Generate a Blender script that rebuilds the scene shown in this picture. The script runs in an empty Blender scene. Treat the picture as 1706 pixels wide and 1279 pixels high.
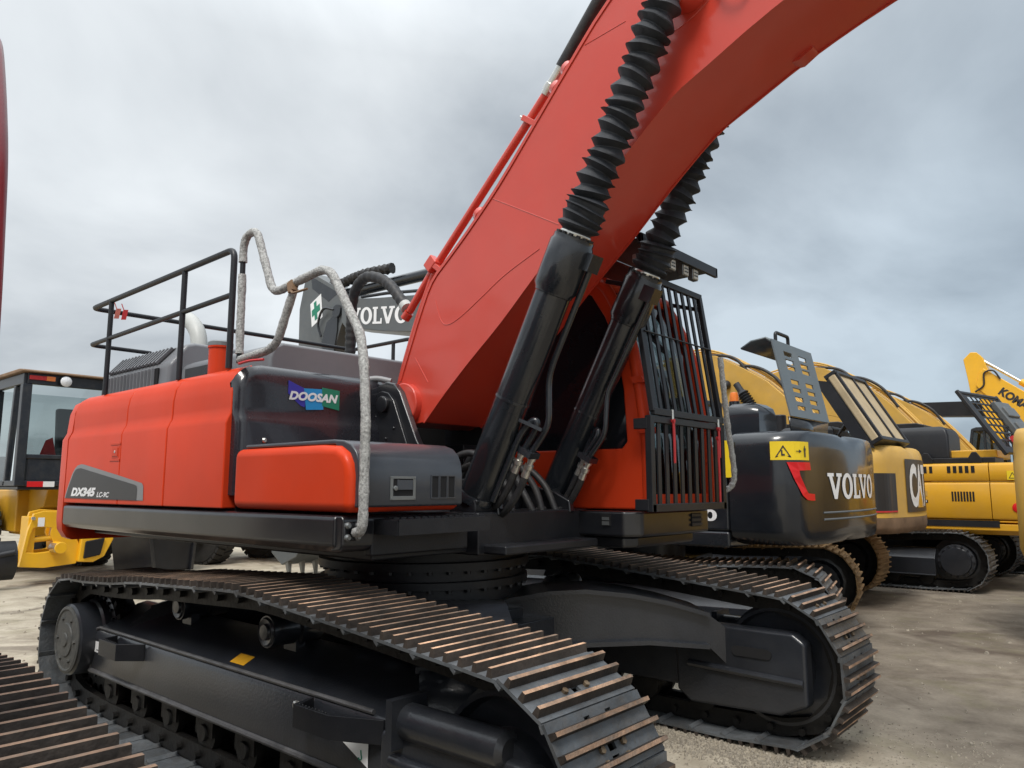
import bpy, bmesh, math, random
from mathutils import Vector, Matrix, noise as mnoise
random.seed(7)
R = math.radians
scn = bpy.context.scene
COL = scn.collection

# ------------------------------------------------------------------ camera
cam_d = bpy.data.cameras.new('camera')
cam = bpy.data.objects.new('camera', cam_d)
COL.objects.link(cam)
cam_d.sensor_width = 36.0
cam_d.lens = 1244.0 / 1706.0 * 36.0
cam_d.clip_start = 0.05
cam_d.clip_end = 3000.0
cam.location = (4.0857, -3.7386, 1.6484)
cam.rotation_euler = (R(90 + 7.851), 0.0, R(131.042 - 90))
scn.camera = cam

# ------------------------------------------------------------------ world
SUN_EL, SUN_AZ = 58.0, -62.0            # azimuth measured from +X, anticlockwise
w = bpy.data.worlds.new('World')
scn.world = w
w.use_nodes = True
nt = w.node_tree
nt.nodes.clear()


def N(tree, typ, **kw):
    n = tree.nodes.new(typ)
    for k, v in kw.items():
        if hasattr(n, k):
            setattr(n, k, v)
        else:
            n.inputs[k.replace('_', ' ')].default_value = v
    return n


def L(tree, a, ao, b, bi):
    tree.links.new(a.outputs[ao], b.inputs[bi])


out = N(nt, 'ShaderNodeOutputWorld')
bg = N(nt, 'ShaderNodeBackground')
bg.inputs['Strength'].default_value = 0.1
sky = N(nt, 'ShaderNodeTexSky', sky_type='NISHITA', sun_disc=False)
sky.sun_elevation = R(SUN_EL)
sky.sun_rotation = R(90 - SUN_AZ)
sky.air_density = 1.0
sky.dust_density = 3.0
tc = N(nt, 'ShaderNodeTexCoord')
sep = N(nt, 'ShaderNodeSeparateXYZ')
L(nt, tc, 'Generated', sep, 0)


def wmath(op, a, b=None, clamp=False):
    n = N(nt, 'ShaderNodeMath', operation=op, use_clamp=clamp)
    for i, s in enumerate((a, b)):
        if s is None:
            continue
        if isinstance(s, (int, float)):
            n.inputs[i].default_value = s
        else:
            nt.links.new(s, n.inputs[i])
    return n.outputs[0]


zz = wmath('ADD', wmath('MAXIMUM', sep.outputs[2], 0.0), 0.32)
cx = wmath('DIVIDE', sep.outputs[0], zz)
cy = wmath('DIVIDE', sep.outputs[1], zz)
comb = N(nt, 'ShaderNodeCombineXYZ')
nt.links.new(cx, comb.inputs[0])
nt.links.new(cy, comb.inputs[1])
n1 = N(nt, 'ShaderNodeTexNoise')
n1.inputs['Scale'].default_value = 1.35
n1.inputs['Detail'].default_value = 7
n1.inputs['Roughness'].default_value = 0.52
n1.inputs['Distortion'].default_value = 0.35
L(nt, comb, 0, n1, 'Vector')
n2 = N(nt, 'ShaderNodeTexNoise')
n2.inputs['Scale'].default_value = 0.8
n2.inputs['Detail'].default_value = 3
n2.inputs['Distortion'].default_value = 0.4
map2 = N(nt, 'ShaderNodeMapping')
map2.inputs['Location'].default_value = (3.1, 1.7, 0.4)
L(nt, comb, 0, map2, 0)
L(nt, map2, 0, n2, 'Vector')
mixn = wmath('ADD', wmath('MULTIPLY', n1.outputs['Fac'], 0.6), wmath('MULTIPLY', n2.outputs['Fac'], 0.4))
ramp = N(nt, 'ShaderNodeValToRGB')
ramp.color_ramp.elements[0].position = 0.40
ramp.color_ramp.elements[0].color = (2.75, 2.98, 3.2, 1)
ramp.color_ramp.elements[1].position = 0.585
ramp.color_ramp.elements[1].color = (5.1, 5.35, 5.5, 1)
nt.links.new(mixn, ramp.inputs[0])
# the cloud deck is thicker (greyer, bluer) low on the right hand side of the yard
dn = N(nt, 'ShaderNodeVectorMath', operation='DOT_PRODUCT')
L(nt, tc, 'Generated', dn, 0)
dn.inputs[1].default_value = (0.25, 0.95, -0.42)
gr = N(nt, 'ShaderNodeMapRange')
gr.inputs['From Min'].default_value = 0.15
gr.inputs['From Max'].default_value = 0.98
L(nt, dn, 'Value', gr, 0)
thick = N(nt, 'ShaderNodeMix', data_type='RGBA', blend_type='MULTIPLY')
nt.links.new(gr.outputs[0], thick.inputs[0])
L(nt, ramp, 0, thick, 6)
thick.inputs[7].default_value = (0.55, 0.65, 0.74, 1)
# overcast skies are brighter overhead
up = N(nt, 'ShaderNodeMapRange')
up.inputs['From Min'].default_value = 0.52
up.inputs['From Max'].default_value = 0.95
up.inputs['To Min'].default_value = 1.0
up.inputs['To Max'].default_value = 2.6
L(nt, sep, 2, up, 0)
boost = N(nt, 'ShaderNodeVectorMath', operation='SCALE')
L(nt, thick, 2, boost, 0)
nt.links.new(up.outputs[0], boost.inputs[3])
mixs = N(nt, 'ShaderNodeMix', data_type='RGBA')
mixs.inputs[0].default_value = 0.93
L(nt, sky, 0, mixs, 6)
L(nt, boost, 0, mixs, 7)
L(nt, mixs, 2, bg, 'Color')
L(nt, bg, 0, out, 'Surface')

sun_d = bpy.data.lights.new('sun', 'SUN')
sun_d.energy = 1.5
sun_d.angle = R(18)
sun_d.color = (1.0, 0.96, 0.9)
sun = bpy.data.objects.new('sun', sun_d)
COL.objects.link(sun)
sd = Vector((math.cos(R(SUN_EL)) * math.cos(R(SUN_AZ)), math.cos(R(SUN_EL)) * math.sin(R(SUN_AZ)), math.sin(R(SUN_EL))))
sun.rotation_euler = sd.to_track_quat('Z', 'Y').to_euler()
sun.location = (0, 0, 30)

vs = scn.view_settings
vs.view_transform = 'Standard'
vs.look = 'None'
vs.exposure = 0.8
vs.gamma = 1.0

# ------------------------------------------------------------------ materials
MATS = {}


def pmat(name, col, rough=0.5, metal=0.0, coat=0.0, var=0.12, vscale=3.0, dust=0.0, dustcol=(0.32, 0.28, 0.22),
         bump=0.0, bscale=60.0, spec=0.5, trans=0.0, rnd=0.0, ior=1.45, alpha=1.0, wave=0.0):
    """painted / plastic / metal surface with slight colour variation, dust film and fine surface relief"""
    m = bpy.data.materials.new(name)
    MATS[name] = m
    m.use_nodes = True
    t = m.node_tree
    b = t.nodes['Principled BSDF']
    b.inputs['Roughness'].default_value = rough
    b.inputs['Metallic'].default_value = metal
    b.inputs['Coat Weight'].default_value = coat
    b.inputs['Coat Roughness'].default_value = 0.09
    b.inputs['Specular IOR Level'].default_value = spec
    b.inputs['Transmission Weight'].default_value = trans
    b.inputs['IOR'].default_value = ior
    b.inputs['Alpha'].default_value = alpha
    c = N(t, 'ShaderNodeTexCoord')
    if rnd:      # repeats wear differently: shift the pattern per object
        oi0 = N(t, 'ShaderNodeObjectInfo')
        of = N(t, 'ShaderNodeVectorMath', operation='MULTIPLY_ADD')
        cb = N(t, 'ShaderNodeCombineXYZ')
        L(t, oi0, 'Random', cb, 0)
        L(t, oi0, 'Random', cb, 1)
        L(t, cb, 0, of, 0)
        of.inputs[1].default_value = (41.0, 17.0, 0.0)
        L(t, c, 'Object', of, 2)
        src, so = of, 0
    else:
        src, so = c, 'Object'
    n = N(t, 'ShaderNodeTexNoise')
    n.inputs['Scale'].default_value = vscale
    n.inputs['Detail'].default_value = 6
    n.inputs['Roughness'].default_value = 0.6
    L(t, src, so, n, 'Vector')
    mr = N(t, 'ShaderNodeMapRange')
    mr.inputs['From Min'].default_value = 0.3
    mr.inputs['From Max'].default_value = 0.7
    mr.inputs['To Min'].default_value = 1 - var
    mr.inputs['To Max'].default_value = 1 + var
    L(t, n, 'Fac', mr, 0)
    sc = N(t, 'ShaderNodeVectorMath', operation='SCALE')
    sc.inputs[0].default_value = col[:3]
    L(t, mr, 0, sc, 3)
    last, lo = sc, 0
    if rnd:
        oi = N(t, 'ShaderNodeObjectInfo')
        m2 = N(t, 'ShaderNodeMapRange')
        m2.inputs['To Min'].default_value = 1 - rnd
        m2.inputs['To Max'].default_value = 1 + rnd
        L(t, oi, 'Random', m2, 0)
        s2 = N(t, 'ShaderNodeVectorMath', operation='SCALE')
        L(t, sc, 0, s2, 0)
        L(t, m2, 0, s2, 3)
        last = s2
    if dust:
        n3 = N(t, 'ShaderNodeTexNoise')
        n3.inputs['Scale'].default_value = vscale * 2.3
        n3.inputs['Detail'].default_value = 9
        n3.inputs['Roughness'].default_value = 0.72
        L(t, src, so, n3, 'Vector')
        m3 = N(t, 'ShaderNodeMapRange')
        m3.inputs['From Min'].default_value = 0.42
        m3.inputs['From Max'].default_value = 0.78
        m3.inputs['To Max'].default_value = dust
        L(t, n3, 'Fac', m3, 0)
        mx = N(t, 'ShaderNodeMix', data_type='RGBA')
        L(t, m3, 0, mx, 0)
        L(t, last, 0, mx, 6)
        mx.inputs[7].default_value = (*dustcol, 1)
        last, lo = mx, 2
        m4 = N(t, 'ShaderNodeMapRange')
        m4.inputs['To Min'].default_value = rough
        m4.inputs['To Max'].default_value = min(1, rough + 0.45)
        L(t, m3, 0, m4, 0)
        L(t, m4, 0, b, 'Roughness')
    t.links.new(last.outputs[lo], b.inputs['Base Color'])
    if bump or wave:
        nb = N(t, 'ShaderNodeTexNoise')
        nb.inputs['Scale'].default_value = bscale
        nb.inputs['Detail'].default_value = 4
        L(t, src, so, nb, 'Vector')
        bp = N(t, 'ShaderNodeBump')
        bp.inputs['Strength'].default_value = max(bump, 0.001)
        bp.inputs['Distance'].default_value = 0.01
        L(t, nb, 'Fac', bp, 'Height')
        if wave:
            nw = N(t, 'ShaderNodeTexNoise')
            nw.inputs['Scale'].default_value = 2.2
            nw.inputs['Detail'].default_value = 1
            L(t, c, 'Object', nw, 'Vector')
            bw = N(t, 'ShaderNodeBump')
            bw.inputs['Strength'].default_value = wave
            bw.inputs['Distance'].default_value = 0.05
            L(t, nw, 'Fac', bw, 'Height')
            L(t, bw, 0, bp, 'Normal')
        L(t, bp, 0, b, 'Normal')
        if coat:
            L(t, bp, 0, b, 'Coat Normal')
    return m


RED = pmat('orange_red_paint', (0.60, 0.048, 0.012), 0.40, coat=0.07, var=0.08, vscale=1.3, dust=0.03, bump=0.03, bscale=140, wave=0.14, spec=0.14)
BOOMRED = pmat('boom_orange_red_paint', (0.56, 0.046, 0.024), 0.36, coat=0.85, var=0.07, vscale=1.1, dust=0.06, bump=0.04, bscale=120, wave=0.12)
BLK = pmat('glossy_black_paint', (0.009, 0.010, 0.013), 0.28, coat=0.5, var=0.25, vscale=1.7, dust=0.04, bump=0.04, bscale=120, wave=0.12)
BLKM = pmat('satin_black_paint', (0.010, 0.011, 0.014), 0.42, var=0.3, vscale=2.2, dust=0.07, dustcol=(0.12, 0.11, 0.10), bump=0.10, bscale=90)
TANKBLK = pmat('dark_grey_panel_paint', (0.018, 0.019, 0.025), 0.27, coat=0.5, var=0.15, vscale=1.2, dust=0.03, wave=0.14)
LIDGREY = pmat('slate_grey_paint', (0.045, 0.051, 0.062), 0.30, coat=0.4, var=0.12, vscale=1.6, dust=0.05, wave=0.08)
HOODGREY = pmat('mid_grey_hood_paint', (0.165, 0.172, 0.185), 0.42, coat=0.1, var=0.12, vscale=1.6, dust=0.08)
FRAMEBLK = pmat('dusty_black_steel', (0.018, 0.0205, 0.026), 0.30, coat=0.4, var=0.35, vscale=1.6, dust=0.22, dustcol=(0.060, 0.057, 0.055), bump=0.12, bscale=70)
CYL = pmat('dark_slate_cylinder_paint', (0.015, 0.018, 0.023), 0.26, coat=0.5, var=0.12, vscale=2.5, dust=0.015, bump=0.05)
RUBBER = pmat('bellows_rubber', (0.022, 0.025, 0.031), 0.62, var=0.35, vscale=6, dust=0.16, dustcol=(0.10, 0.11, 0.13), bump=0.2, bscale=50)
HOSE = pmat('black_hose_rubber', (0.018, 0.018, 0.020), 0.5, var=0.2, vscale=6, dust=0.1, bump=0.1)
SHOE = pmat('worn_grey_shoe_steel', (0.115, 0.126, 0.136), 0.40, metal=0.35, var=0.45, vscale=5, dust=0.45, dustcol=(0.115, 0.095, 0.075), bump=0.4, bscale=45, rnd=0.35)
EDGE = pmat('flange_highlight_steel', (0.09, 0.09, 0.095), 0.4, metal=0.3, var=0.4, vscale=8, dust=0.4, dustcol=(0.2, 0.19, 0.175))  # pale dusty tone paints the highlight along the frame flange
RIBSIDE = pmat('shaded_rusty_grouser_side', (0.040, 0.032, 0.027), 0.55, metal=0.2, var=0.5, vscale=6, dust=0.5, dustcol=(0.085, 0.065, 0.05), bump=0.4, bscale=45, rnd=0.4)  # rusty brown, darkened to paint in the shading of the rib sides
HUBDUST = pmat('dust_filmed_hub', (0.045, 0.047, 0.046), 0.55, var=0.3, vscale=10, dust=0.6, dustcol=(0.15, 0.14, 0.12), bump=0.3)
SHADED_RED = pmat('shaded_orange_red_paint', (0.20, 0.012, 0.018), 0.35, coat=0.3, var=0.1)  # darker copy of the orange red, shade put into the paint colour
RUST = pmat('rusty_grouser_edge', (0.38, 0.235, 0.15), 0.6, metal=0.15, var=0.75, vscale=6, dust=1.0, dustcol=(0.13, 0.115, 0.10), bump=0.6, bscale=60, rnd=0.55)
BOLT = pmat('tan_rusty_bolt', (0.13, 0.088, 0.05), 0.6, metal=0.3, var=0.4, vscale=12, dust=0.4, rnd=0.2)
CHAIN = pmat('oily_chain_steel', (0.010, 0.0095, 0.009), 0.5, metal=0.3, var=0.4, vscale=5, dust=0.3, dustcol=(0.05, 0.042, 0.033), bump=0.4, bscale=30)
DARK = pmat('unlit_black_void', (0.008, 0.008, 0.009), 0.8, var=0.1)
CHROME = pmat('zinc_steel', (0.62, 0.61, 0.57), 0.3, metal=0.9, var=0.15, vscale=14, bump=0.08)
SILVER = pmat('brushed_silver_plate', (0.23, 0.24, 0.24), 0.35, metal=0.7, var=0.1)
WHITE = pmat('white_lettering', (0.78, 0.79, 0.80), 0.4, var=0.04)
GREYSTRIPE = pmat('grey_vinyl', (0.22, 0.225, 0.23), 0.42, var=0.05)
DECALBLK = pmat('charcoal_vinyl', (0.030, 0.030, 0.032), 0.4, var=0.08)
BLUE = pmat('logo_blue', (0.045, 0.04, 0.36), 0.4, var=0.03)
CYAN = pmat('logo_sky_blue', (0.02, 0.27, 0.60), 0.4, var=0.03)
GREEN = pmat('logo_green', (0.015, 0.20, 0.12), 0.4, var=0.03)
YSTICK = pmat('yellow_sticker', (0.80, 0.58, 0.02), 0.45, var=0.05)
OSTICK = pmat('amber_sticker', (0.70, 0.36, 0.02), 0.45, var=0.12, vscale=20)
TAGRED = pmat('red_strap', (0.55, 0.035, 0.04), 0.6, var=0.15, vscale=20)
TAGPINK = pmat('faded_red_tag', (0.55, 0.16, 0.12), 0.6, var=0.15, vscale=20)
LAMPW = pmat('clear_lamp_lens', (0.72, 0.74, 0.76), 0.15, var=0.1, vscale=30, coat=0.5)
LAMPY = pmat('work_lamp_lens', (0.42, 0.38, 0.30), 0.25, var=0.3, vscale=60, coat=0.4)
AMBER = pmat('amber_lens', (0.85, 0.22, 0.03), 0.3, var=0.1, coat=0.4)
WHITEPIPE = pmat('dull_white_pipe', (0.44, 0.45, 0.43), 0.45, var=0.08, vscale=5)
INTERIOR = pmat('dark_cab_trim', (0.02, 0.021, 0.024), 0.7, var=0.2)
SEAT = pmat('grey_seat_cloth', (0.06, 0.065, 0.07), 0.8, var=0.2, vscale=20)
TINT = pmat('tinted_glass', (0.010, 0.011, 0.014), 0.04, var=0.05, spec=0.45)
YEL = pmat('machine_yellow_paint', (0.64, 0.33, 0.016), 0.38, coat=0.25, var=0.1, vscale=1.2, dust=0.12, bump=0.04, wave=0.1)
BRYEL = pmat('bright_yellow_paint', (0.78, 0.42, 0.012), 0.35, coat=0.3, var=0.1, vscale=1.2, dust=0.1)
TANYEL = pmat('faded_tan_yellow_paint', (0.55, 0.325, 0.06), 0.5, coat=0.08, var=0.12, vscale=1.5, dust=0.25, dustcol=(0.36, 0.28, 0.18))
TAN = pmat('dusty_tan_paint', (0.42, 0.33, 0.20), 0.6, var=0.18, vscale=3, dust=0.3)
BROWN = pmat('muddy_brown_steel', (0.20, 0.125, 0.075), 0.75, var=0.3, vscale=4, dust=0.4, dustcol=(0.26, 0.18, 0.11))
MUDSHOE = pmat('mud_caked_shoe_steel', (0.27, 0.165, 0.075), 0.75, var=0.35, vscale=4, dust=0.4, dustcol=(0.33, 0.23, 0.12), bump=0.4, bscale=30, rnd=0.2)
NAVY = pmat('charcoal_navy_paint', (0.012, 0.0145, 0.019), 0.25, coat=0.5, var=0.2, vscale=1.2, dust=0.03, wave=0.14)
VGREY = pmat('medium_grey_paint', (0.095, 0.105, 0.11), 0.42, coat=0.15, var=0.12, vscale=1.5, dust=0.1)
HATCHGREY = pmat('light_slate_paint', (0.115, 0.14, 0.155), 0.42, coat=0.12, var=0.1, vscale=2, dust=0.15)
VRED = pmat('bright_red_reflector', (0.62, 0.012, 0.015), 0.35, var=0.05)
TYRE = pmat('tyre_rubber', (0.022, 0.021, 0.020), 0.75, var=0.3, vscale=4, dust=0.3, dustcol=(0.12, 0.11, 0.09), bump=0.3)
DKBLUE = pmat('blue_black_cab_paint', (0.012, 0.017, 0.025), 0.4, coat=0.2, var=0.2, dust=0.1)
WRAP = pmat('silver_bubble_wrap', (0.40, 0.40, 0.385), 0.45, var=0.6, vscale=75, dust=0.5, dustcol=(0.10, 0.10, 0.10), bump=0.7, bscale=160)


def glass_mat(name, col, alpha, rough=0.03):
    m = bpy.data.materials.new(name)
    m.use_nodes = True
    t = m.node_tree
    t.nodes.clear()
    o = N(t, 'ShaderNodeOutputMaterial')
    tr = N(t, 'ShaderNodeBsdfTransparent')
    tr.inputs[0].default_value = (*col, 1)
    gl = N(t, 'ShaderNodeBsdfGlossy')
    gl.inputs['Roughness'].default_value = rough
    gl.inputs[0].default_value = (0.9, 0.95, 0.95, 1)
    fr = N(t, 'ShaderNodeFresnel')
    fr.inputs[0].default_value = 1.5
    ad = N(t, 'ShaderNodeMath', operation='ADD', use_clamp=True)
    ad.inputs[1].default_value = alpha
    mx = N(t, 'ShaderNodeMixShader')
    L(t, fr, 0, ad, 0)
    L(t, ad, 0, mx, 0)
    L(t, tr, 0, mx, 1)
    L(t, gl, 0, mx, 2)
    L(t, mx, 0, o, 0)
    return m


GLASS = glass_mat('cab_glass', (0.62, 0.68, 0.68), 0.05)
GLASSD = glass_mat('smoked_cab_glass', (0.30, 0.33, 0.34), 0.04)


def ground_mat():
    m = bpy.data.materials.new('packed_yard_dirt')
    m.use_nodes = True
    t = m.node_tree
    b = t.nodes['Principled BSDF']
    c = N(t, 'ShaderNodeTexCoord')
    sp = N(t, 'ShaderNodeSeparateXYZ')
    L(t, c, 'Object', sp, 0)

    def noise(scale, det=6, rough=0.6, dist=0.0):
        n = N(t, 'ShaderNodeTexNoise')
        n.inputs['Scale'].default_value = scale
        n.inputs['Detail'].default_value = det
        n.inputs['Roughness'].default_value = rough
        n.inputs['Distortion'].default_value = dist
        L(t, c, 'Object', n, 'Vector')
        return n

    def mrange(src, o, a, bb, c0, d):
        r = N(t, 'ShaderNodeMapRange')
        r.inputs['From Min'].default_value = a
        r.inputs['From Max'].default_value = bb
        r.inputs['To Min'].default_value = c0
        r.inputs['To Max'].default_value = d
        L(t, src, o, r, 0)
        return r

    def mix(fac, fo, a, ao, bcol):
        x = N(t, 'ShaderNodeMix', data_type='RGBA')
        L(t, fac, fo, x, 0)
        L(t, a, ao, x, 6)
        x.inputs[7].default_value = (*bcol, 1)
        return x
    big = noise(0.35, 5, 0.55, 0.6)
    mid = noise(2.2, 8, 0.65)
    fine = noise(38, 6, 0.7)
    base = N(t, 'ShaderNodeValToRGB')
    base.color_ramp.elements[0].position = 0.32
    base.color_ramp.elements[0].color = (0.27, 0.232, 0.175, 1)
    base.color_ramp.elements[1].position = 0.68
    base.color_ramp.elements[1].color = (0.46, 0.41, 0.325, 1)
    L(t, mid, 'Fac', base, 0)
    # brown compacted dirt away from the concrete apron (world +y side / right)
    d1 = N(t, 'ShaderNodeMath', operation='ADD')
    dd = mrange(big, 'Fac', 0, 1, -2.4, 2.4)
    L(t, dd, 0, d1, 0)
    xx = N(t, 'ShaderNodeMath', operation='MULTIPLY_ADD')
    xx.inputs[1].default_value = 0.75
    L(t, sp, 0, xx, 0)
    L(t, sp, 1, xx, 2)
    L(t, xx, 0, d1, 1)
    dm = mrange(d1, 0, 2.4, 4.2, 0.0, 0.92)
    dirt = N(t, 'ShaderNodeValToRGB')
    dirt.color_ramp.elements[0].position = 0.3
    dirt.color_ramp.elements[0].color = (0.10, 0.081, 0.063, 1)
    dirt.color_ramp.elements[1].position = 0.7
    dirt.color_ramp.elements[1].color = (0.235, 0.20, 0.157, 1)
    L(t, mid, 'Fac', dirt, 0)
    m1 = N(t, 'ShaderNodeMix', data_type='RGBA')
    L(t, dm, 0, m1, 0)
    L(t, base, 0, m1, 6)
    L(t, dirt, 0, m1, 7)
    # oily / wet stains and greenish algae film
    st = noise(0.55, 6, 0.62, 1.4)
    stm = mrange(st, 'Fac', 0.52, 0.66, 0.0, 0.8)
    m2 = mix(stm, 0, m1, 2, (0.075, 0.055, 0.042))
    ag = noise(1.3, 6, 0.62, 0.8)
    agm = mrange(ag, 'Fac', 0.54, 0.72, 0.0, 0.45)
    m3 = mix(agm, 0, m2, 2, (0.16, 0.15, 0.075))
    fm = mrange(fine, 'Fac', 0.3, 0.7, 0.86, 1.10)
    sc = N(t, 'ShaderNodeVectorMath', operation='SCALE')
    L(t, m3, 2, sc, 0)
    L(t, fm, 0, sc, 3)
    L(t, sc, 0, b, 'Base Color')
    b.inputs['Roughness'].default_value = 0.85
    b.inputs['Specular IOR Level'].default_value = 0.25
    bp = N(t, 'ShaderNodeBump')
    bp.inputs['Strength'].default_value = 0.4
    bp.inputs['Distance'].default_value = 0.012
    ad = N(t, 'ShaderNodeMath', operation='MULTIPLY_ADD')
    ad.inputs[1].default_value = 0.5
    L(t, fine, 'Fac', ad, 0)
    L(t, mid, 'Fac', ad, 2)
    L(t, ad, 0, bp, 'Height')
    L(t, bp, 0, b, 'Normal')
    return m


GROUND = ground_mat()
STONE = pmat('yard_pebble', (0.25, 0.22, 0.175), 0.9, var=0.6, vscale=60, rnd=0.0, dust=0.3)


# ------------------------------------------------------------------ mesh tools
class MB:
    def __init__(s):
        s.v, s.f, s.m = [], [], []

    def add(s, vs_, fs_, mi=0):
        o = len(s.v)
        s.v += [Vector(p) for p in vs_]
        s.f += [tuple(o + i for i in f) for f in fs_]
        s.m += [mi] * len(fs_)
        return s

    def box(s, x0, x1, y0, y1, z0, z1, mi=0):
        return s.add([(x0, y0, z0), (x1, y0, z0), (x1, y1, z0), (x0, y1, z0), (x0, y0, z1), (x1, y0, z1), (x1, y1, z1), (x0, y1, z1)],
                     [(0, 3, 2, 1), (4, 5, 6, 7), (0, 1, 5, 4), (1, 2, 6, 5), (2, 3, 7, 6), (3, 0, 4, 7)], mi)

    def obox(s, c, a, b, d, mi=0):
        """oriented box, half axes a, b, d"""
        c, a, b, d = Vector(c), Vector(a), Vector(b), Vector(d)
        p = [c + a * i + b * j + d * k for k in (-1, 1) for i, j in ((-1, -1), (1, -1), (1, 1), (-1, 1))]
        return s.add(p, [(0, 3, 2, 1), (4, 5, 6, 7), (0, 1, 5, 4), (1, 2, 6, 5), (2, 3, 7, 6), (3, 0, 4, 7)], mi)

    def bar(s, p0, p1, wdt, hgt, upv=(0, 0, 1), mi=0):
        p0, p1 = Vector(p0), Vector(p1)
        t = (p1 - p0)
        ln = t.length / 2
        t.normalize()
        sd_ = t.cross(Vector(upv))
        if sd_.length < 1e-4:
            sd_ = t.cross(Vector((1, 0, 0)))
        sd_.normalize()
        u = sd_.cross(t)
        return s.obox((p0 + p1) / 2, t * ln, sd_ * (wdt / 2), u * (hgt / 2), mi)

    def prism(s, poly, axis, a, b, mi=0):
        n = len(poly)

        def P(q, h):
            if axis == 'y':
                return (q[0], h, q[1])
            if axis == 'x':
                return (h, q[0], q[1])
            return (q[0], q[1], h)
        vs_ = [P(q, a) for q in poly] + [P(q, b) for q in poly]
        fs_ = [tuple(range(n)), tuple(range(2 * n - 1, n - 1, -1))]
        fs_ += [(i, i + n, (i + 1) % n + n, (i + 1) % n) for i in range(n)]
        return s.add(vs_, fs_, mi)

    def ring(s, outer, inner, axis, a, b, mi=0):
        """plate with one opening; outer and inner have the same number of points"""
        n = len(outer)

        def P(q, h):
            return (q[0], h, q[1]) if axis == 'y' else ((h, q[0], q[1]) if axis == 'x' else (q[0], q[1], h))
        vs_ = [P(q, h) for h in (a, b) for pl in (outer, inner) for q in pl]
        fs_ = []
        for i in range(n):
            j = (i + 1) % n
            fs_ += [(i, j, n + j, n + i), (2 * n + i, 3 * n + i, 3 * n + j, 2 * n + j),
                    (i, 2 * n + i, 2 * n + j, j), (n + i, n + j, 3 * n + j, 3 * n + i)]
        return s.add(vs_, fs_, mi)

    def tube(s, pts, r, n=10, mi=0, rf=None):
        pts = [Vector(p) for p in pts]
        m = len(pts)
        tg = [(pts[min(i + 1, m - 1)] - pts[max(i - 1, 0)]).normalized() for i in range(m)]
        u = tg[0].cross(Vector((0, 0, 1)))
        if u.length < 1e-3:
            u = tg[0].cross(Vector((0, 1, 0)))
        u.normalize()
        vs_ = []
        for i in range(m):
            u = (u - tg[i] * u.dot(tg[i])).normalized()
            wv = tg[i].cross(u)
            for k in range(n):
                a = 2 * math.pi * k / n
                rr = r if rf is None else rf(i, k)
                vs_.append(pts[i] + (u * math.cos(a) + wv * math.sin(a)) * rr)
        fs_ = [(i * n + k, i * n + (k + 1) % n, (i + 1) * n + (k + 1) % n, (i + 1) * n + k) for i in range(m - 1) for k in range(n)]
        fs_ += [tuple(range(n - 1, -1, -1)), tuple(range((m - 1) * n, m * n))]
        return s.add(vs_, fs_, mi)

    def lathe(s, prof, o, ax, n=28, mi=0, caps=True):
        """prof: list of (radius, height along ax)"""
        o, ax = Vector(o), Vector(ax).normalized()
        u = ax.cross(Vector((0, 0, 1)))
        if u.length < 1e-3:
            u = Vector((1, 0, 0))
        u.normalize()
        wv = ax.cross(u)
        vs_ = [o + ax * h + (u * math.cos(2 * math.pi * k / n) + wv * math.sin(2 * math.pi * k / n)) * r for r, h in prof for k in range(n)]
        m = len(prof)
        fs_ = [(i * n + k, i * n + (k + 1) % n, (i + 1) * n + (k + 1) % n, (i + 1) * n + k) for i in range(m - 1) for k in range(n)]
        if caps:
            fs_ += [tuple(range(n - 1, -1, -1)), tuple(range((m - 1) * n, m * n))]
        return s.add(vs_, fs_, mi)

    def cyl(s, p0, p1, r0, r1=None, n=20, mi=0):
        p0, p1 = Vector(p0), Vector(p1)
        return s.lathe([(r0, 0), (r0 if r1 is None else r1, (p1 - p0).length)], p0, p1 - p0, n, mi)

    def loft(s, outline, levels, mi=0):
        """plan outline [(x, y)] stacked at levels [(z, scale about centroid)]"""
        n = len(outline)
        cx_ = sum(p[0] for p in outline) / n
        cy_ = sum(p[1] for p in outline) / n
        vs_ = []
        for z, ins in levels:
            for x, y in outline:
                d = Vector((x - cx_, y - cy_))
                ln = max(d.length, 1e-6)
                k = (ln - ins) / ln
                vs_.append((cx_ + d.x * k, cy_ + d.y * k, z))
        m = len(levels)
        fs_ = [(i * n + k, i * n + (k + 1) % n, (i + 1) * n + (k + 1) % n, (i + 1) * n + k) for i in range(m - 1) for k in range(n)]
        fs_ += [tuple(range(n - 1, -1, -1)), tuple(range((m - 1) * n, m * n))]
        return s.add(vs_, fs_, mi)

    def plate(s, o, u, v, nv, us, vsn, holes, th, mi=0):
        """plate on a grid us x vsn (lengths along u, v) with the cells in holes left open"""
        o, u, v, nv = Vector(o), Vector(u), Vector(v), Vector(nv)
        nu, nn = len(us), len(vsn)
        idx = lambda i, j, k: (k * nn + j) * nu + i
        vs_ = [o + u * us[i] + v * vsn[j] + nv * (th * k) for k in (0, 1) for j in range(nn) for i in range(nu)]
        full = lambda i, j: 0 <= i < nu - 1 and 0 <= j < nn - 1 and (i, j) not in holes
        fs_ = []
        for i in range(nu - 1):
            for j in range(nn - 1):
                if not full(i, j):
                    continue
                fs_ += [(idx(i, j, 1), idx(i + 1, j, 1), idx(i + 1, j + 1, 1), idx(i, j + 1, 1)),
                        (idx(i, j, 0), idx(i, j + 1, 0), idx(i + 1, j + 1, 0), idx(i + 1, j, 0))]
                for di, dj, A, B in ((-1, 0, (i, j), (i, j + 1)), (1, 0, (i + 1, j), (i + 1, j + 1)), (0, -1, (i, j), (i + 1, j)), (0, 1, (i, j + 1), (i + 1, j + 1))):
                    if not full(i + di, j + dj):
                        fs_.append((idx(*A, 0), idx(*B, 0), idx(*B, 1), idx(*A, 1)))
        return s.add(vs_, fs_, mi)

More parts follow.
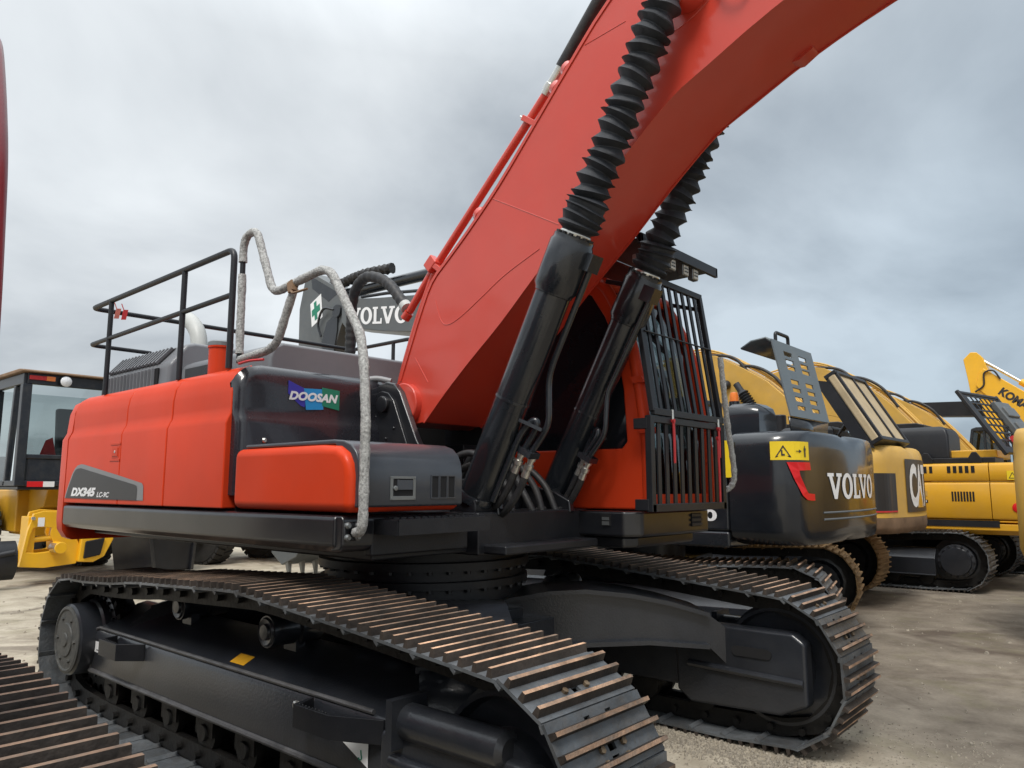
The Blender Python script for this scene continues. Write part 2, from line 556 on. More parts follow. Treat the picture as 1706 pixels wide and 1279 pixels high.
    def build(s, name, mats, parent=None, bevel=0.0, seg=2, sharp=38, mesh_only=False):
        me = bpy.data.meshes.new(name)
        me.from_pydata([tuple(p) for p in s.v], [], s.f)
        me.polygons.foreach_set('material_index', s.m)
        bm = bmesh.new()
        bm.from_mesh(me)
        bmesh.ops.recalc_face_normals(bm, faces=bm.faces)
        bm.to_mesh(me)
        bm.free()
        for m in (mats if isinstance(mats, (list, tuple)) else [mats]):
            me.materials.append(m)
        me.polygons.foreach_set('use_smooth', [True] * len(me.polygons))
        me.set_sharp_from_angle(angle=R(sharp))
        me.update()
        if mesh_only:
            return me
        o = bpy.data.objects.new(name, me)
        COL.objects.link(o)
        if parent is not None:
            o.parent = parent
        if bevel:
            md = o.modifiers.new('bevel', 'BEVEL')
            md.width = bevel
            md.segments = seg
            md.limit_method = 'ANGLE'
            md.angle_limit = R(32)
            md.harden_normals = True
        return o


def thing(name, label, cat, loc=(0, 0, 0), rz=0.0, group=None):
    o = bpy.data.objects.new(name, None)
    COL.objects.link(o)
    o.empty_display_size = 0.3
    o.location = loc
    o.rotation_euler = (0, 0, rz)
    o['label'] = label
    o['category'] = cat
    if group:
        o['group'] = group
    return o


def inst(me, name, parent, mat=None):
    o = bpy.data.objects.new(name, me)
    COL.objects.link(o)
    o.parent = parent
    if mat is not None:
        o.matrix_local = mat
    return o


def rounded(pts, rad, n=5):
    pts = [Vector(p) for p in pts]
    res = [pts[0]]
    for i in range(1, len(pts) - 1):
        a, b, c = pts[i - 1], pts[i], pts[i + 1]
        r1 = min(rad, (a - b).length * 0.48)
        r2 = min(rad, (c - b).length * 0.48)
        p, q = b + (a - b).normalized() * r1, b + (c - b).normalized() * r2
        for k in range(n + 1):
            t_ = k / n
            res.append(p * (1 - t_) ** 2 + b * 2 * t_ * (1 - t_) + q * t_ * t_)
    res.append(pts[-1])
    return res


def dense(pts, step):
    pts = [Vector(p) for p in pts]
    res = [pts[0]]
    for a, b in zip(pts, pts[1:]):
        k = max(1, int((b - a).length / step))
        res += [a.lerp(b, (i + 1) / k) for i in range(k)]
    return res


def smooth(pts, n=6):
    """Catmull-Rom through the points"""
    P = [Vector(p) for p in pts]
    P = [P[0] * 2 - P[1]] + P + [P[-1] * 2 - P[-2]]
    res = []
    for i in range(1, len(P) - 2):
        for k in range(n):
            t_ = k / n
            a, b, c, d = P[i - 1], P[i], P[i + 1], P[i + 2]
            res.append(0.5 * ((2 * b) + (c - a) * t_ + (2 * a - 5 * b + 4 * c - d) * t_ ** 2 + (3 * b - a - 3 * c + d) * t_ ** 3))
    res.append(P[-2])
    return res


def letters(body, shear=0.0, bold=0.0, space=1.0):
    """outline of a word as flat faces in a unit box: returns verts (0..1, 0..1), faces"""
    cu = bpy.data.curves.new('word', 'FONT')
    cu.body = body
    cu.shear = shear
    cu.offset = bold
    cu.space_character = space
    cu.resolution_u = 4
    ob = bpy.data.objects.new('word', cu)
    COL.objects.link(ob)
    bpy.context.view_layer.update()
    me = bpy.data.meshes.new_from_object(ob.evaluated_get(bpy.context.evaluated_depsgraph_get()))
    vs_ = [v.co.copy() for v in me.vertices]
    fs_ = [tuple(p.vertices) for p in me.polygons]
    bpy.data.objects.remove(ob)
    bpy.data.meshes.remove(me)
    x0, x1 = min(v.x for v in vs_), max(v.x for v in vs_)
    y0, y1 = min(v.y for v in vs_), max(v.y for v in vs_)
    return [((v.x - x0) / (x1 - x0), (v.y - y0) / (y1 - y0)) for v in vs_], fs_


def slab_word():
    """V O L V O in heavy slab-serif capitals, unit box"""
    V, F = [], []

    def poly(pts):
        o = len(V)
        V.extend(pts)
        F.append(tuple(range(o, o + len(pts))))

    def vee(x, wd):
        q = lambda a, b: (x + a * wd, b)
        poly([q(0, 1), q(0, .87), q(.10, .87), q(.40, 0), q(.60, 0), q(.5, .33), q(.31, .87), q(.42, .87), q(.42, 1)])
        poly([q(.60, 0), q(.90, .87), q(1, .87), q(1, 1), q(.60, 1), q(.60, .87), q(.72, .87), q(.5, .33)])

    def oh(x, wd):
        o = len(V)
        n = 28
        for k in range(n):
            a = 2 * math.pi * k / n
            V.append((x + wd * (.5 + .5 * math.cos(a)), .5 + .52 * math.sin(a)))
        for k in range(n):
            a = 2 * math.pi * k / n
            V.append((x + wd * (.5 + .23 * math.cos(a)), .5 + .36 * math.sin(a)))
        for k in range(n):
            F.append((o + k, o + (k + 1) % n, o + n + (k + 1) % n, o + n + k))

    def ell(x, wd):
        q = lambda a, b: (x + a * wd, b)
        poly([q(0, 1), q(0, .87), q(.12, .87), q(.12, .13), q(0, .13), q(0, 0), q(1, 0), q(1, .33), q(.86, .33), q(.82, .13),
              q(.42, .13), q(.42, .87), q(.56, .87), q(.56, 1)])
    vee(0, .225)
    oh(.225, .20)
    ell(.435, .155)
    vee(.575, .225)
    oh(.80, .20)
    return V, F


def decal(name, mat, parent, vf, fn, lift=None):
    """flat letters or shapes laid on a surface: fn maps (u, v) in the unit box to a point"""
    V, F = vf
    m = MB()
    m.add([fn(u, v) for u, v in V], F)
    me = bpy.data.meshes.new(name)
    me.from_pydata([tuple(p) for p in m.v], [], m.f)
    me.materials.append(mat)
    o = bpy.data.objects.new(name, me)
    COL.objects.link(o)
    o.parent = parent
    return o


def planar(o, u, v, wd, ht):
    o, u, v = Vector(o), Vector(u).normalized(), Vector(v).normalized()
    return lambda a, b: o + u * (a * wd) + v * (b * ht)


UNIT = ([(0, 0), (1, 0), (1, 1), (0, 1)], [(0, 1, 2, 3)])


def polyf(pts):
    return (pts, [tuple(range(len(pts)))])


# ------------------------------------------------------------------ setting: ground
g = MB()
g.add([(-1500, -1500, 0), (1500, -1500, 0), (1500, 1500, 0), (-1500, 1500, 0)], [(0, 1, 2, 3)])
go = g.build('ground', GROUND)
go['kind'] = 'structure'
# loose gravel between and around the tracks
pm = MB()


def pebble(x, y, r):
    a = random.random() * 6.28
    vs_ = []
    for k in range(6):
        t_ = a + k * 1.047
        q = r * random.uniform(.75, 1.25)
        vs_.append((x + q * math.cos(t_), y + q * math.sin(t_), -0.002))
    for k in range(6):
        t_ = a + .3 + k * 1.047
        q = r * random.uniform(.35, .7)
        vs_.append((x + q * math.cos(t_), y + q * math.sin(t_), r * random.uniform(.55, 1.0)))
    fs_ = [(k, (k + 1) % 6, 6 + (k + 1) % 6, 6 + k) for k in range(6)] + [(6, 7, 8, 9, 10, 11)]
    pm.add(vs_, fs_)


for _ in range(3000):
    x = random.uniform(0.3, 2.75)
    y = random.gauss(0.86, 0.13)
    pebble(x, y, random.uniform(.004, .017))
for _ in range(1500):
    pebble(random.uniform(1.0, 3.2), random.uniform(0.5, 2.2), random.uniform(.003, .011))
for _ in range(500):
    pebble(random.uniform(0.2, 4.0), random.uniform(0.3, 9.5), random.uniform(.004, .014))
for _ in range(70):
    pebble(random.uniform(0.8, 4.0), random.uniform(0.8, 10), random.uniform(.012, .028))
for _ in range(250):
    pebble(random.uniform(-9, -2.5), random.uniform(-2.6, 4), random.uniform(.006, .022))
po = pm.build('gravel', STONE)
po['kind'] = 'stuff'
po['label'] = 'loose pale gravel scattered on the packed dirt yard'
po['category'] = 'gravel'


# ------------------------------------------------------------------ crawler tracks (shared by all excavators)
def shoe_mesh(name, pitch, wd, mats, big=True):
    """triple-grouser shoe: x along travel, y across, z outward"""
    m = MB()
    hp = pitch / 2
    t0 = [-hp - .012, -hp + .012, -hp + .048, -hp + .085, 0.010, 0.036, hp - .060, hp - .024, hp - .004]
    hw = wd / 2
    ys = [-hw, -.13, -.085, -.05, -.022, .022, .05, .085, .13, hw]
    holes = {(1, 2), (1, 6), (4, 4), (6, 4)} if big else {(1, 3), (1, 5)}
    m.plate((0, 0, 0), (1, 0, 0), (0, 1, 0), (0, 0, 1), t0, ys, holes, .014, 0)
    for x in (-hp + .066, -hp + .066 + pitch * .335, -hp + .066 + pitch * .67):
        x -= .03
        h = .036
        b_, t_ = .014, .0078
        vs_ = [(x - b_, -hw, .013), (x + b_, -hw, .013), (x + t_, -hw, .013 + h), (x - t_, -hw, .013 + h)]
        vs_ += [(p[0], hw, p[2]) for p in vs_]
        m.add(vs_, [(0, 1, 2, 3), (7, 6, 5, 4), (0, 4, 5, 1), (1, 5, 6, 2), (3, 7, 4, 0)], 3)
        m.add([vs_[2], vs_[3], vs_[7], vs_[6]], [(0, 1, 2, 3)], 1)
    # turned-down leading lip
    m.obox((hp + .006, 0, -.006), (.012, 0, -.009), (0, hw, 0), (.004, 0, .006), 0)
    if big:
        for x in (.022, hp - .042):
            for y in (-.068, .068):
                m.lathe([(.014, 0), (.014, .014), (.009, .016)], (x, y, .013), (0, 0, 1), 6, 2)
    return m.build(name, mats, mesh_only=True, sharp=30)


def loop_points(pts_top, xs, zs, rs, xi, zi, ri, ground):
    P = []
    for k in range(25):
        a = R(250) - R(160) * k / 24
        P.append((xs + rs * math.cos(a), zs + rs * math.sin(a)))
    P += [p for p in pts_top]
    for k in range(25):
        a = R(90) - R(160) * k / 24
        P.append((xi + ri * math.cos(a), zi + ri * math.sin(a)))
    P.append((xi - .35, ground))
    P.append((xs + .35, ground))
    return P


def resample(P, n):
    P = [Vector(p) for p in P] + [Vector(P[0])]
    ln = [0]
    for a, b in zip(P, P[1:]):
        ln.append(ln[-1] + (b - a).length)
    tot = ln[-1]

    def at(d):
        d %= tot
        for i in range(len(P) - 1):
            if ln[i + 1] >= d:
                return P[i].lerp(P[i + 1], (d - ln[i]) / max(1e-9, ln[i + 1] - ln[i]))
        return P[-1]
    res = []
    for k in range(n):
        d = tot * (k + .4) / n
        a, b = at(d - tot / n * .45), at(d + tot / n * .45)
        t_ = (b - a).normalized()
        c = (a + b) / 2 * .35 + at(d) * .65
        res.append((c, t_))
    return res, tot


def make_track(root, yc, P, n, shoe, chain_mat):
    stations, tot = resample(P, n)
    m = MB()
    for y in (-.095, .095):
        K = len(stations)
        vs_ = []
        for c, t_ in stations:
            nx, nz = -t_.y, t_.x
            for off, yy in ((-.006, y - .024), (-.006, y + .024), (-.115, y + .024), (-.115, y - .024)):
                vs_.append((c.x + nx * off, yc + yy, c.y + nz * off))
        fs_ = [(i * 4 + k, i * 4 + (k + 1) % 4, ((i + 1) % K) * 4 + (k + 1) % 4, ((i + 1) % K) * 4 + k) for i in range(K) for k in range(4)]
        m.add(vs_, fs_)
    for c, t_ in stations:
        nx, nz = -t_.y, t_.x
        x, z = c.x - nx * .06 + t_.x * .09, c.y - nz * .06 + t_.y * .09
        m.cyl((x, yc - .15, z), (x, yc + .15, z), .024, n=8)
    tr = m.build('track_chain', chain_mat, root)
    for c, t_ in stations:
        nx, nz = -t_.y, t_.x
        M = Matrix(((t_.x, 0, nx, c.x), (0, 1, 0, yc), (t_.y, 0, nz, c.y), (0, 0, 0, 1)))
        inst(shoe, 'track_shoe', tr, M)
    return tr


# ================================================================== the orange excavator in front
EX = thing('excavator', 'large orange red excavator with black skirts, raised boom and barred cab, filling the foreground', 'excavator')
NEIGHBOR_PARTS = []


def part(m, name, mats, parent=None, bevel=0.0, seg=2, sharp=38, nb=False):
    o = m.build(name, mats, parent or EX, bevel, seg, sharp)
    if nb:
        NEIGHBOR_PARTS.append(o)
    return o


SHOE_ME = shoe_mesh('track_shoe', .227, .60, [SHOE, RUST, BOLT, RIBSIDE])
TOP = [(-1.75, .975), (-1.3, 1.0), (-.95, 1.035), (-.4, 1.06), (.28, 1.092), (.9, 1.048), (1.4, 1.008), (1.85, .968)]
LOOP = loop_points(TOP, -2.08, .505, .465, 2.07, .495, .455, .04)
for sy in (-1, 1):
    yc = sy * 1.34
    tr = make_track(EX, yc, LOOP, 48, SHOE_ME, CHAIN)
    NEIGHBOR_PARTS.append(tr)
    # side frame: outer face, sloping top, inner face
    prof = [(1.50, .35), (1.50, .60), (1.485, .632), (1.44, .655), (1.20, .775), (1.12, .79), (1.10, .76), (1.10, .30), (1.22, .27), (1.42, .27), (1.44, .33)]
    m = MB()
    m.prism([(sy * a, b) for a, b in prof], 'x', -1.90, 1.50)
    fr = part(m, 'track_frame', FRAMEBLK, bevel=.012, nb=True)
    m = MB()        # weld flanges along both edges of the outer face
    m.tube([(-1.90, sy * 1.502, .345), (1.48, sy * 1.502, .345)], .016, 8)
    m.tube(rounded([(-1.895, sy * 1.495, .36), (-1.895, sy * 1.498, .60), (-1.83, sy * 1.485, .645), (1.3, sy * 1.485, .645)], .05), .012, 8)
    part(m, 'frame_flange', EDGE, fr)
    # front yoke box round the idler
    m = MB()
    yo = [(1.40, .27), (1.50, .20), (2.12, .22), (2.30, .30), (2.30, .68), (2.22, .735), (1.55, .735), (1.40, .70)]
    m.prism(yo, 'y', sy * 1.08, sy * 1.20)
    m.prism([(a, b if b < .5 else b - .10) for a, b in yo], 'y', sy * 1.42, sy * 1.535)
    m.box(1.40, 1.62, sy * 1.20 if sy > 0 else -1.42, sy * 1.42 if sy > 0 else -1.20, .28, .66)
    yk = part(m, 'idler_yoke', FRAMEBLK, bevel=.025, seg=3, nb=True)
    m = MB()
    m.tube(rounded([(1.50, sy * 1.075, .46), (2.28, sy * 1.075, .44)], .05), .022, 8)
    m.prism([(1.95 + (.10 if math.cos(a) > 0 else -.10) + .035 * math.cos(a), .585 + .032 * math.sin(a)) for a in [(k + .5) * math.pi / 8 for k in range(16)]], 'y', sy * 1.072, sy * 1.078, 1)
    m.tube([(1.50, sy * 1.545, .50), (2.26, sy * 1.545, .50)], .028, 10)
    m.lathe([(.075, 0), (.075, .55), (.05, .57)], (1.56, sy * 1.50, .66), (1, 0, 0), 18)
    m.obox((1.54, sy * 1.50, .66), (.02, 0, 0), (0, .10, 0), (0, 0, .10))
    part(m, 'yoke_rib', [FRAMEBLK, DARK], yk)
    # idler, sprocket, motor cover
    m = MB()
    m.lathe([(.06, -.16), (.20, -.14), (.22, -.06), (.33, -.06), (.345, -.12), (.365, -.12), (.365, -.055), (.39, -.05),
             (.39, .05), (.365, .055), (.365, .12), (.345, .12), (.33, .06), (.22, .06), (.20, .14), (.06, .16)], (2.07, yc, .495), (0, 1, 0), 44)
    part(m, 'idler', FRAMEBLK, nb=True)
    m = MB()
    pr = []
    for k in range(21):
        for da, rr in ((-.075, .315), (-.045, .385), (.045, .385), (.075, .315)):
            a = 2 * math.pi * k / 21 + da
            pr.append((-2.08 + rr * math.cos(a), .505 + rr * math.sin(a)))
    m.prism(pr, 'y', yc - .035, yc + .035)
    part(m, 'sprocket', CHAIN, nb=True)
    m = MB()
    m.lathe([(.30, -.20), (.305, -.04), (.275, -.03), (.27, .02), (.255, .035), (.25, .17), (.232, .185)],
            (-2.08, sy * 1.42, .545), (0, sy, 0), 36, caps=False)
    for k in range(24):
        a = 2 * math.pi * k / 24
        m.lathe([(.013, 0), (.013, .016)], (-2.08 + .285 * math.cos(a), sy * 1.385, .545 + .285 * math.sin(a)), (0, sy, 0), 6)
    mo = part(m, 'travel_motor', FRAMEBLK, nb=True)
    m = MB()
    m.lathe([(.236, .184), (.236, .192), (.215, .198), (.205, .190), (.12, .192), (.115, .200), (.05, .200), (.045, .208), (.0, .208)], (-2.08, sy * 1.42, .545), (0, sy, 0), 36, caps=False)
    for k in range(6):
        a = 2 * math.pi * k / 6
        m.lathe([(.014, .19), (.012, .205)], (-2.08 + .16 * math.cos(a), sy * 1.42, .545 + .16 * math.sin(a)), (0, sy, 0), 6)
    part(m, 'motor_cover', HUBDUST, mo)
    for xr in (.28, -.95):
        m = MB()
        m.lathe([(.055, -.16), (.085, -.15), (.085, -.03), (.105, -.025), (.105, .0), (.085, .005), (.080, .12), (.086, .13), (.086, .17), (.06, .172)],
                (xr, sy * (1.25 if xr > 0 else 1.16), .86), (0, sy, 0), 24)
        m.lathe([(.078, .172), (.070, .182), (.045, .176), (.040, .190), (.0, .192)], (xr, sy * (1.25 if xr > 0 else 1.16), .86), (0, sy, 0), 24)
        m.box(xr - .06, xr + .06, sy * 1.24 - .03, sy * 1.24 + .03, .74, .84)
        part(m, 'carrier_roller', FRAMEBLK, nb=True)
    for k in range(8):
        m = MB()
        m.lathe([(.05, -.16), (.11, -.15), (.11, -.10), (.085, -.09), (.085, .06), (.11, .07), (.11, .11), (.05, .12), (.045, .14)],
                (-1.62 + k * .45, yc, .235), (0, sy, 0), 18)
        m.box(-1.62 + k * .45 - .10, -1.62 + k * .45 + .10, yc + sy * .07, yc + sy * .125, .22, .31)
        part(m, 'track_roller', CHAIN, nb=True)
    # two folded steel steps bolted to the outer face
    for x0, x1 in ((-1.46, -1.02), (.86, 1.40)):
        m = MB()
        yb = sy * 1.50
        m.prism([(x0, yb), (x0 + .05, yb + sy * .11), (x0 + .28, yb + sy * .11), (x1, yb), (x1, yb + sy * .012), (x0 + .30, yb + sy * .13),
                 (x0 + .02, yb + sy * .13), (x0 - .02, yb)], 'z', .53, .635)
        for k in range(9):
            m.lathe([(.006, 0), (.004, .008)], (x0 + .06 + k * .026, yb + sy * .12, .635), (0, 0, 1), 6)
        sb = part(m, 'frame_step', BLKM, bevel=.006, nb=True)
        m = MB()
        for xx in (x0 - .14, x0 - .06):
            m.lathe([(.022, 0), (.022, .014), (.014, .02)], (xx, yb, .575), (0, sy, 0), 6)
        part(m, 'step_bolt', CHROME, sb)

# stickers on the near track frame
o = decal('maker_plate', WHITE, EX, UNIT, planar((-1.855, -1.503, .478), (1, 0, 0), (0, 0, 1), .165, .075))
m = MB()
m.box(-1.80, -1.76, -1.5055, -1.504, .492, .50)
part(m, 'plate_print', GREYSTRIPE, o)
tv = Vector((0, -.24, .12)).normalized()
o = decal('frame_sticker', OSTICK, EX, UNIT, lambda u, v: Vector((-.06 + u * .15, -1.44 + v * .07, .6575 + v * .035)))
o = decal('hook_sticker', WHITE, EX, polyf([(0, .8), (1, 1), (1, 0)]), planar((1.10, -1.504, .40), (1, 0, .04), (0, 0, 1), .19, .105))
m = MB()
m.tube([(1.235 + .012 * math.cos(a), -1.506, .445 + .012 * math.sin(a)) for a in [R(200) + k * R(26) for k in range(9)]] + [(1.24, -1.506, .475)], .0028, 6)
part(m, 'hook_mark', GREEN, o)

# ---- carbody: centre box, base plate, four legs with arched flange
m = MB()
m.loft([(.80 * math.cos(a) * 1.02, .86 * math.sin(a)) for a in [k * math.pi / 18 for k in range(36)]], [(.42, .05), (.84, 0), (.866, 0)])
m.box(-.95, .95, -.55, .55, .46, .80)
part(m, 'car_body', FRAMEBLK, bevel=.01, nb=True)
arch_t = [(-.10, .80), (.035, .865), (.194, .915), (.45, .955), (.693, .965), (.995, .935), (1.25, .885), (1.517, .808), (1.66, .70)]
arch_b = [(1.66, .46), (1.51, .605), (1.11, .636), (.71, .626), (.35, .60), (-.10, .52)]
for sx in (-1, 1):
    for sy in (-1, 1):
        a0 = Vector((.60 * sx, .05 * sy * -1 * -1 if False else -.05 * -sy * -1, 0))
        a0 = Vector((.60 * sx, -.05 * sy, 0))
        tt = Vector((1.09 * sx, 1.05 * sy, 0)).normalized()
        nn = Vector((-tt.y, tt.x, 0)) * (sx * sy)      # away from the machine's nose
        m = MB()
        poly = arch_t + arch_b
        n = len(poly)
        vs_ = [a0 + tt * s_ + nn * h + Vector((0, 0, z)) for h in (0, .42) for s_, z in poly]
        m.add(vs_, [tuple(range(n)), tuple(range(2 * n - 1, n - 1, -1))] + [(i, i + n, (i + 1) % n + n, (i + 1) % n) for i in range(n)])
        lg = part(m, 'carbody_leg', FRAMEBLK, sharp=60, nb=True)
        m = MB()
        for strip in (arch_t[:-1], arch_b[1:-1]):
            for (s0, z0), (s1, z1) in zip(strip, strip[1:]):
                p0, p1 = a0 + tt * s0 + Vector((0, 0, z0)), a0 + tt * s1 + Vector((0, 0, z1))
                vs_ = []
                for p in (p0, p1):
                    for h, dz in ((-.05, -.014), (-.05, .014), (.44, .014), (.44, -.014)):
                        vs_.append(p + nn * h + Vector((0, 0, dz)))
                m.add(vs_, [(0, 1, 2, 3), (7, 6, 5, 4), (0, 4, 5, 1), (1, 5, 6, 2), (2, 6, 7, 3), (3, 7, 4, 0)])
        part(m, 'leg_flange', EDGE if False else FRAMEBLK, lg, sharp=50)

# ---- slewing ring
m = MB()
m.lathe([(.66, .85), (.70, .86), (.70, 1.00), (.735, 1.005), (.735, 1.05), (.70, 1.055), (.70, 1.115), (.745, 1.12), (.745, 1.17), (.69, 1.175), (.69, 1.27)], (0, 0, 0), (0, 0, 1), 64)
for k in range(36):
    a = 2 * math.pi * k / 36
    for z in (.985, 1.10):
        m.lathe([(.018, 0), (.018, .022)], (.718 * math.cos(a), .718 * math.sin(a), z), (0, 0, 1), 6)
part(m, 'slewing_ring', BLKM, nb=True)

# ---- upper frame (deck)
m = MB()
m.box(-2.7, .96, -1.25, 1.25, 1.27, 1.40)
m.box(-1.2, 1.05, -.55, .55, 1.255, 1.50)
m.box(.70, 1.22, -.50, .42, 1.262, 1.315)
m.box(.96, 1.02, -1.30, -.60, 1.30, 1.49)
part(m, 'upper_frame', BLKM, bevel=.012, nb=True)
sk = [(-1.49, 1.36), (-1.49, 1.49), (-1.475, 1.508), (-1.20, 1.508), (-1.20, 1.325), (-1.46, 1.325)]
m = MB()
m.prism(sk, 'x', -2.72, .965)
part(m, 'side_skirt', BLK, bevel=.018, seg=3, nb=True)
m = MB()
m.prism([(-a, b) for a, b in sk], 'x', -2.72, .2)
part(m, 'side_skirt', BLK, bevel=.018, seg=3, nb=True)
m = MB()
m.prism([(.92, 1.325), (1.0, 1.335), (1.018, 1.36), (1.018, 1.49), (1.0, 1.508), (.92, 1.508)], 'y', -1.478, -.62)
part(m, 'front_skirt', BLK, bevel=.014, seg=3)
# step with punched tread in front of the tool box
m = MB()
us = [0] + [x for k in range(13) for x in (.03 + k * .048, .03 + k * .048 + .028)] + [.66]
m.plate((1.02, -1.28, 1.478), (0, 1, 0), (1, 0, 0), (0, 0, 1), us, [0, .03, .07, .10, .14, .185], {(i, j) for i in range(1, 26, 2) for j in (1, 3)}, .006)
m.box(1.195, 1.207, -1.28, -.62, 1.41, 1.487)
m.box(1.02, 1.2, -1.287, -1.28, 1.41, 1.48)
m.box(1.02, 1.2, -.62, -.613, 1.41, 1.48)
for k in range(13):
    for xx in (1.05, 1.125, 1.18):
        m.obox((xx, -1.226 + k * .048, 1.489), (.012, .006, 0), (-.002, .004, 0), (0, 0, .006))
part(m, 'tool_box_step', BLKM)

# ---- counterweight
half = [(-2.735, -1.49), (-2.86, -1.485), (-2.98, -1.45), (-3.10, -1.36), (-3.22, -1.2), (-3.33, -.95), (-3.42, -.55), (-3.45, -.2)]
cw = half + [(x, -y) for x, y in reversed(half)]
m = MB()
m.loft(cw, [(1.22, .10), (1.24, .05), (1.30, .01), (1.38, 0), (2.04, 0), (2.10, .03), (2.26, .045), (2.34, .08), (2.38, .15), (2.40, .25)])
part(m, 'counterweight', RED, sharp=50, nb=True)

# ---- engine side doors
dp = [(-1.49, 1.522), (-1.49, 2.03), (-1.478, 2.065), (-1.462, 2.095), (-1.458, 2.14), (-1.458, 2.22), (-1.445, 2.30), (-1.415, 2.355), (-1.36, 2.393), (-1.33, 2.402), (-1.33, 1.522)]
for sgn in (1, -1):
    for i, (x0, x1) in enumerate(((-2.722, -1.668), (-1.662, -.938), (-.926, -.155))):
        m = MB()
        m.prism([(a * sgn, b) for a, b in dp], 'x', x0, x1)
        d_ = part(m, 'engine_door', RED, bevel=.008, seg=2, sharp=50, nb=True)
        if sgn == 1 and i == 0:
            m = MB()
            m.box(-1.842, -1.668, -1.4935, -1.489, 1.955, 1.972)
            m.box(-1.842, -1.668, -1.4935, -1.489, 1.836, 1.853)
            m.box(-1.815, -1.69, -1.4925, -1.489, 1.86, 1.948)
            m.box(-1.800, -1.705, -1.496, -1.489, 1.872, 1.936)
            m.lathe([(.010, 0), (.010, .010)], (-1.752, -1.489, 1.905), (0, -1, 0), 12, 1)
            part(m, 'door_latch', [RED, CHROME], d_, bevel=.003)
m = MB()
m.box(-2.725, -.15, -1.40, 1.40, 1.45, 2.36)
part(m, 'engine_bay', DARK)
# model panel on the first two doors
yd = -1.4925


def side(poly, dy=0.0):
    return [Vector((x, yd - dy, z)) for x, z in poly]


dec = decal('model_panel', GREYSTRIPE, EX, ([(-2.699, 1.561), (-2.661, 1.634), (-2.572, 1.754), (-2.52, 1.797), (-2.473, 1.818), (-2.40, 1.827), (-2.348, 1.825), (-1.668, 1.733), (-1.662, 1.732), (-1.26, 1.675), (-1.235, 1.655), (-1.227, 1.556)],
            [(0, 1, 2, 3, 4, 5, 6, 7, 8, 9, 10, 11)]), lambda u, v: Vector((u, yd, v)))
decal('panel_field', DECALBLK, dec, ([(-2.679, 1.561), (-2.631, 1.646), (-2.541, 1.759), (-2.50, 1.785), (-2.452, 1.794), (-2.39, 1.795), (-1.377, 1.664), (-1.34, 1.655), (-1.329, 1.635), (-1.331, 1.556)],
       [(0, 1, 2, 3, 4, 5, 6, 7, 8, 9)]), lambda u, v: Vector((u, yd - .0015, v)))
decal('model_lettering', WHITE, dec, letters('DX345', .28, .06), lambda u, v: Vector((-2.56 + u * .50, yd - .003, 1.576 + v * .068)))
decal('model_lettering', WHITE, dec, letters('LC-9C', .28, .03), lambda u, v: Vector((-2.035 + u * .235, yd - .003, 1.571 + v * .040)))

# ---- black tank panel behind the tool box
fp = [(-.060, 1.60), (-.060, 2.03), (-.072, 2.065), (-.088, 2.095), (-.092, 2.14), (-.092, 2.27), (-.097, 2.33), (-.112, 2.372), (-.150, 2.406), (-.28, 2.412), (-.28, 1.60)]
m = MB()
vs_ = []
secs = [(-1.453, 2.285, .050), (-1.450, 2.30, .030), (-1.440, 2.325, .012), (-1.420, 2.350, .002), (-1.39, 2.375, 0), (-1.35, 2.395, 0), (-1.28, 2.412, 0), (-.32, 2.412, 0), (-.30, 2.405, .01)]
for y, zt_, ins in secs:
    vs_ += [(max(x, -.153) - ins * .6 if y < -1.34 and x < -.15 else x - (ins if x > -.2 else 0), y, z if z < 2.1 else 2.1 + (z - 2.1) * (zt_ - 2.1) / .312) for x, z in fp]
k_ = len(fp)
m.add(vs_, [(i * k_ + q, i * k_ + (q + 1) % k_, (i + 1) * k_ + (q + 1) % k_, (i + 1) * k_ + q) for i in range(len(secs) - 1) for q in range(k_)] +
      [tuple(range(k_)), tuple(range(len(secs) * k_ - 1, (len(secs) - 1) * k_ - 1, -1))])
tank = part(m, 'fuel_tank', TANKBLK, sharp=60, nb=True)
xf = -.0895
fx = lambda y, z, d=0: Vector((xf + d, y, z))
lg = decal('logo_patch', BLUE, tank, ([(-1.115, 2.325), (-1.06, 2.305), (-1.0, 2.285), (-.985, 2.20), (-.99, 2.16), (-1.02, 2.168), (-1.06, 2.196), (-1.115, 2.24)], [(0, 1, 2, 3, 4, 5, 6, 7)]), lambda u, v: fx(u, v))
lg.matrix_parent_inverse = Matrix.Identity(4)
decal('logo_patch', CYAN, tank, polyf([(-1.00, 2.283), (-.862, 2.290), (-.846, 2.155), (-.98, 2.144)]), lambda u, v: fx(u, v, .0012))
decal('logo_patch', GREEN, tank, polyf([(-.864, 2.302), (-.722, 2.292), (-.722, 2.158), (-.858, 2.178)]), lambda u, v: fx(u, v, .0024))
decal('logo_lettering', WHITE, tank, letters('DOOSAN', .25, .05, 1.02), lambda u, v: fx(-1.110 + u * .375, 2.2 + u * .004 + v * .058, .004))
m = MB()
m.lathe([(.016, 0), (.016, .006), (.010, .012)], (-.061, -1.285, 1.93), (1, 0, 0), 16)
part(m, 'panel_screw', CHROME, tank)
m = MB()
m.tube(smooth([(-.20, -.42, 2.41), (-.14, -.36, 2.42), (-.06, -.30, 2.40)]), .022, 10)
part(m, 'breather_hose', GREYSTRIPE, tank)

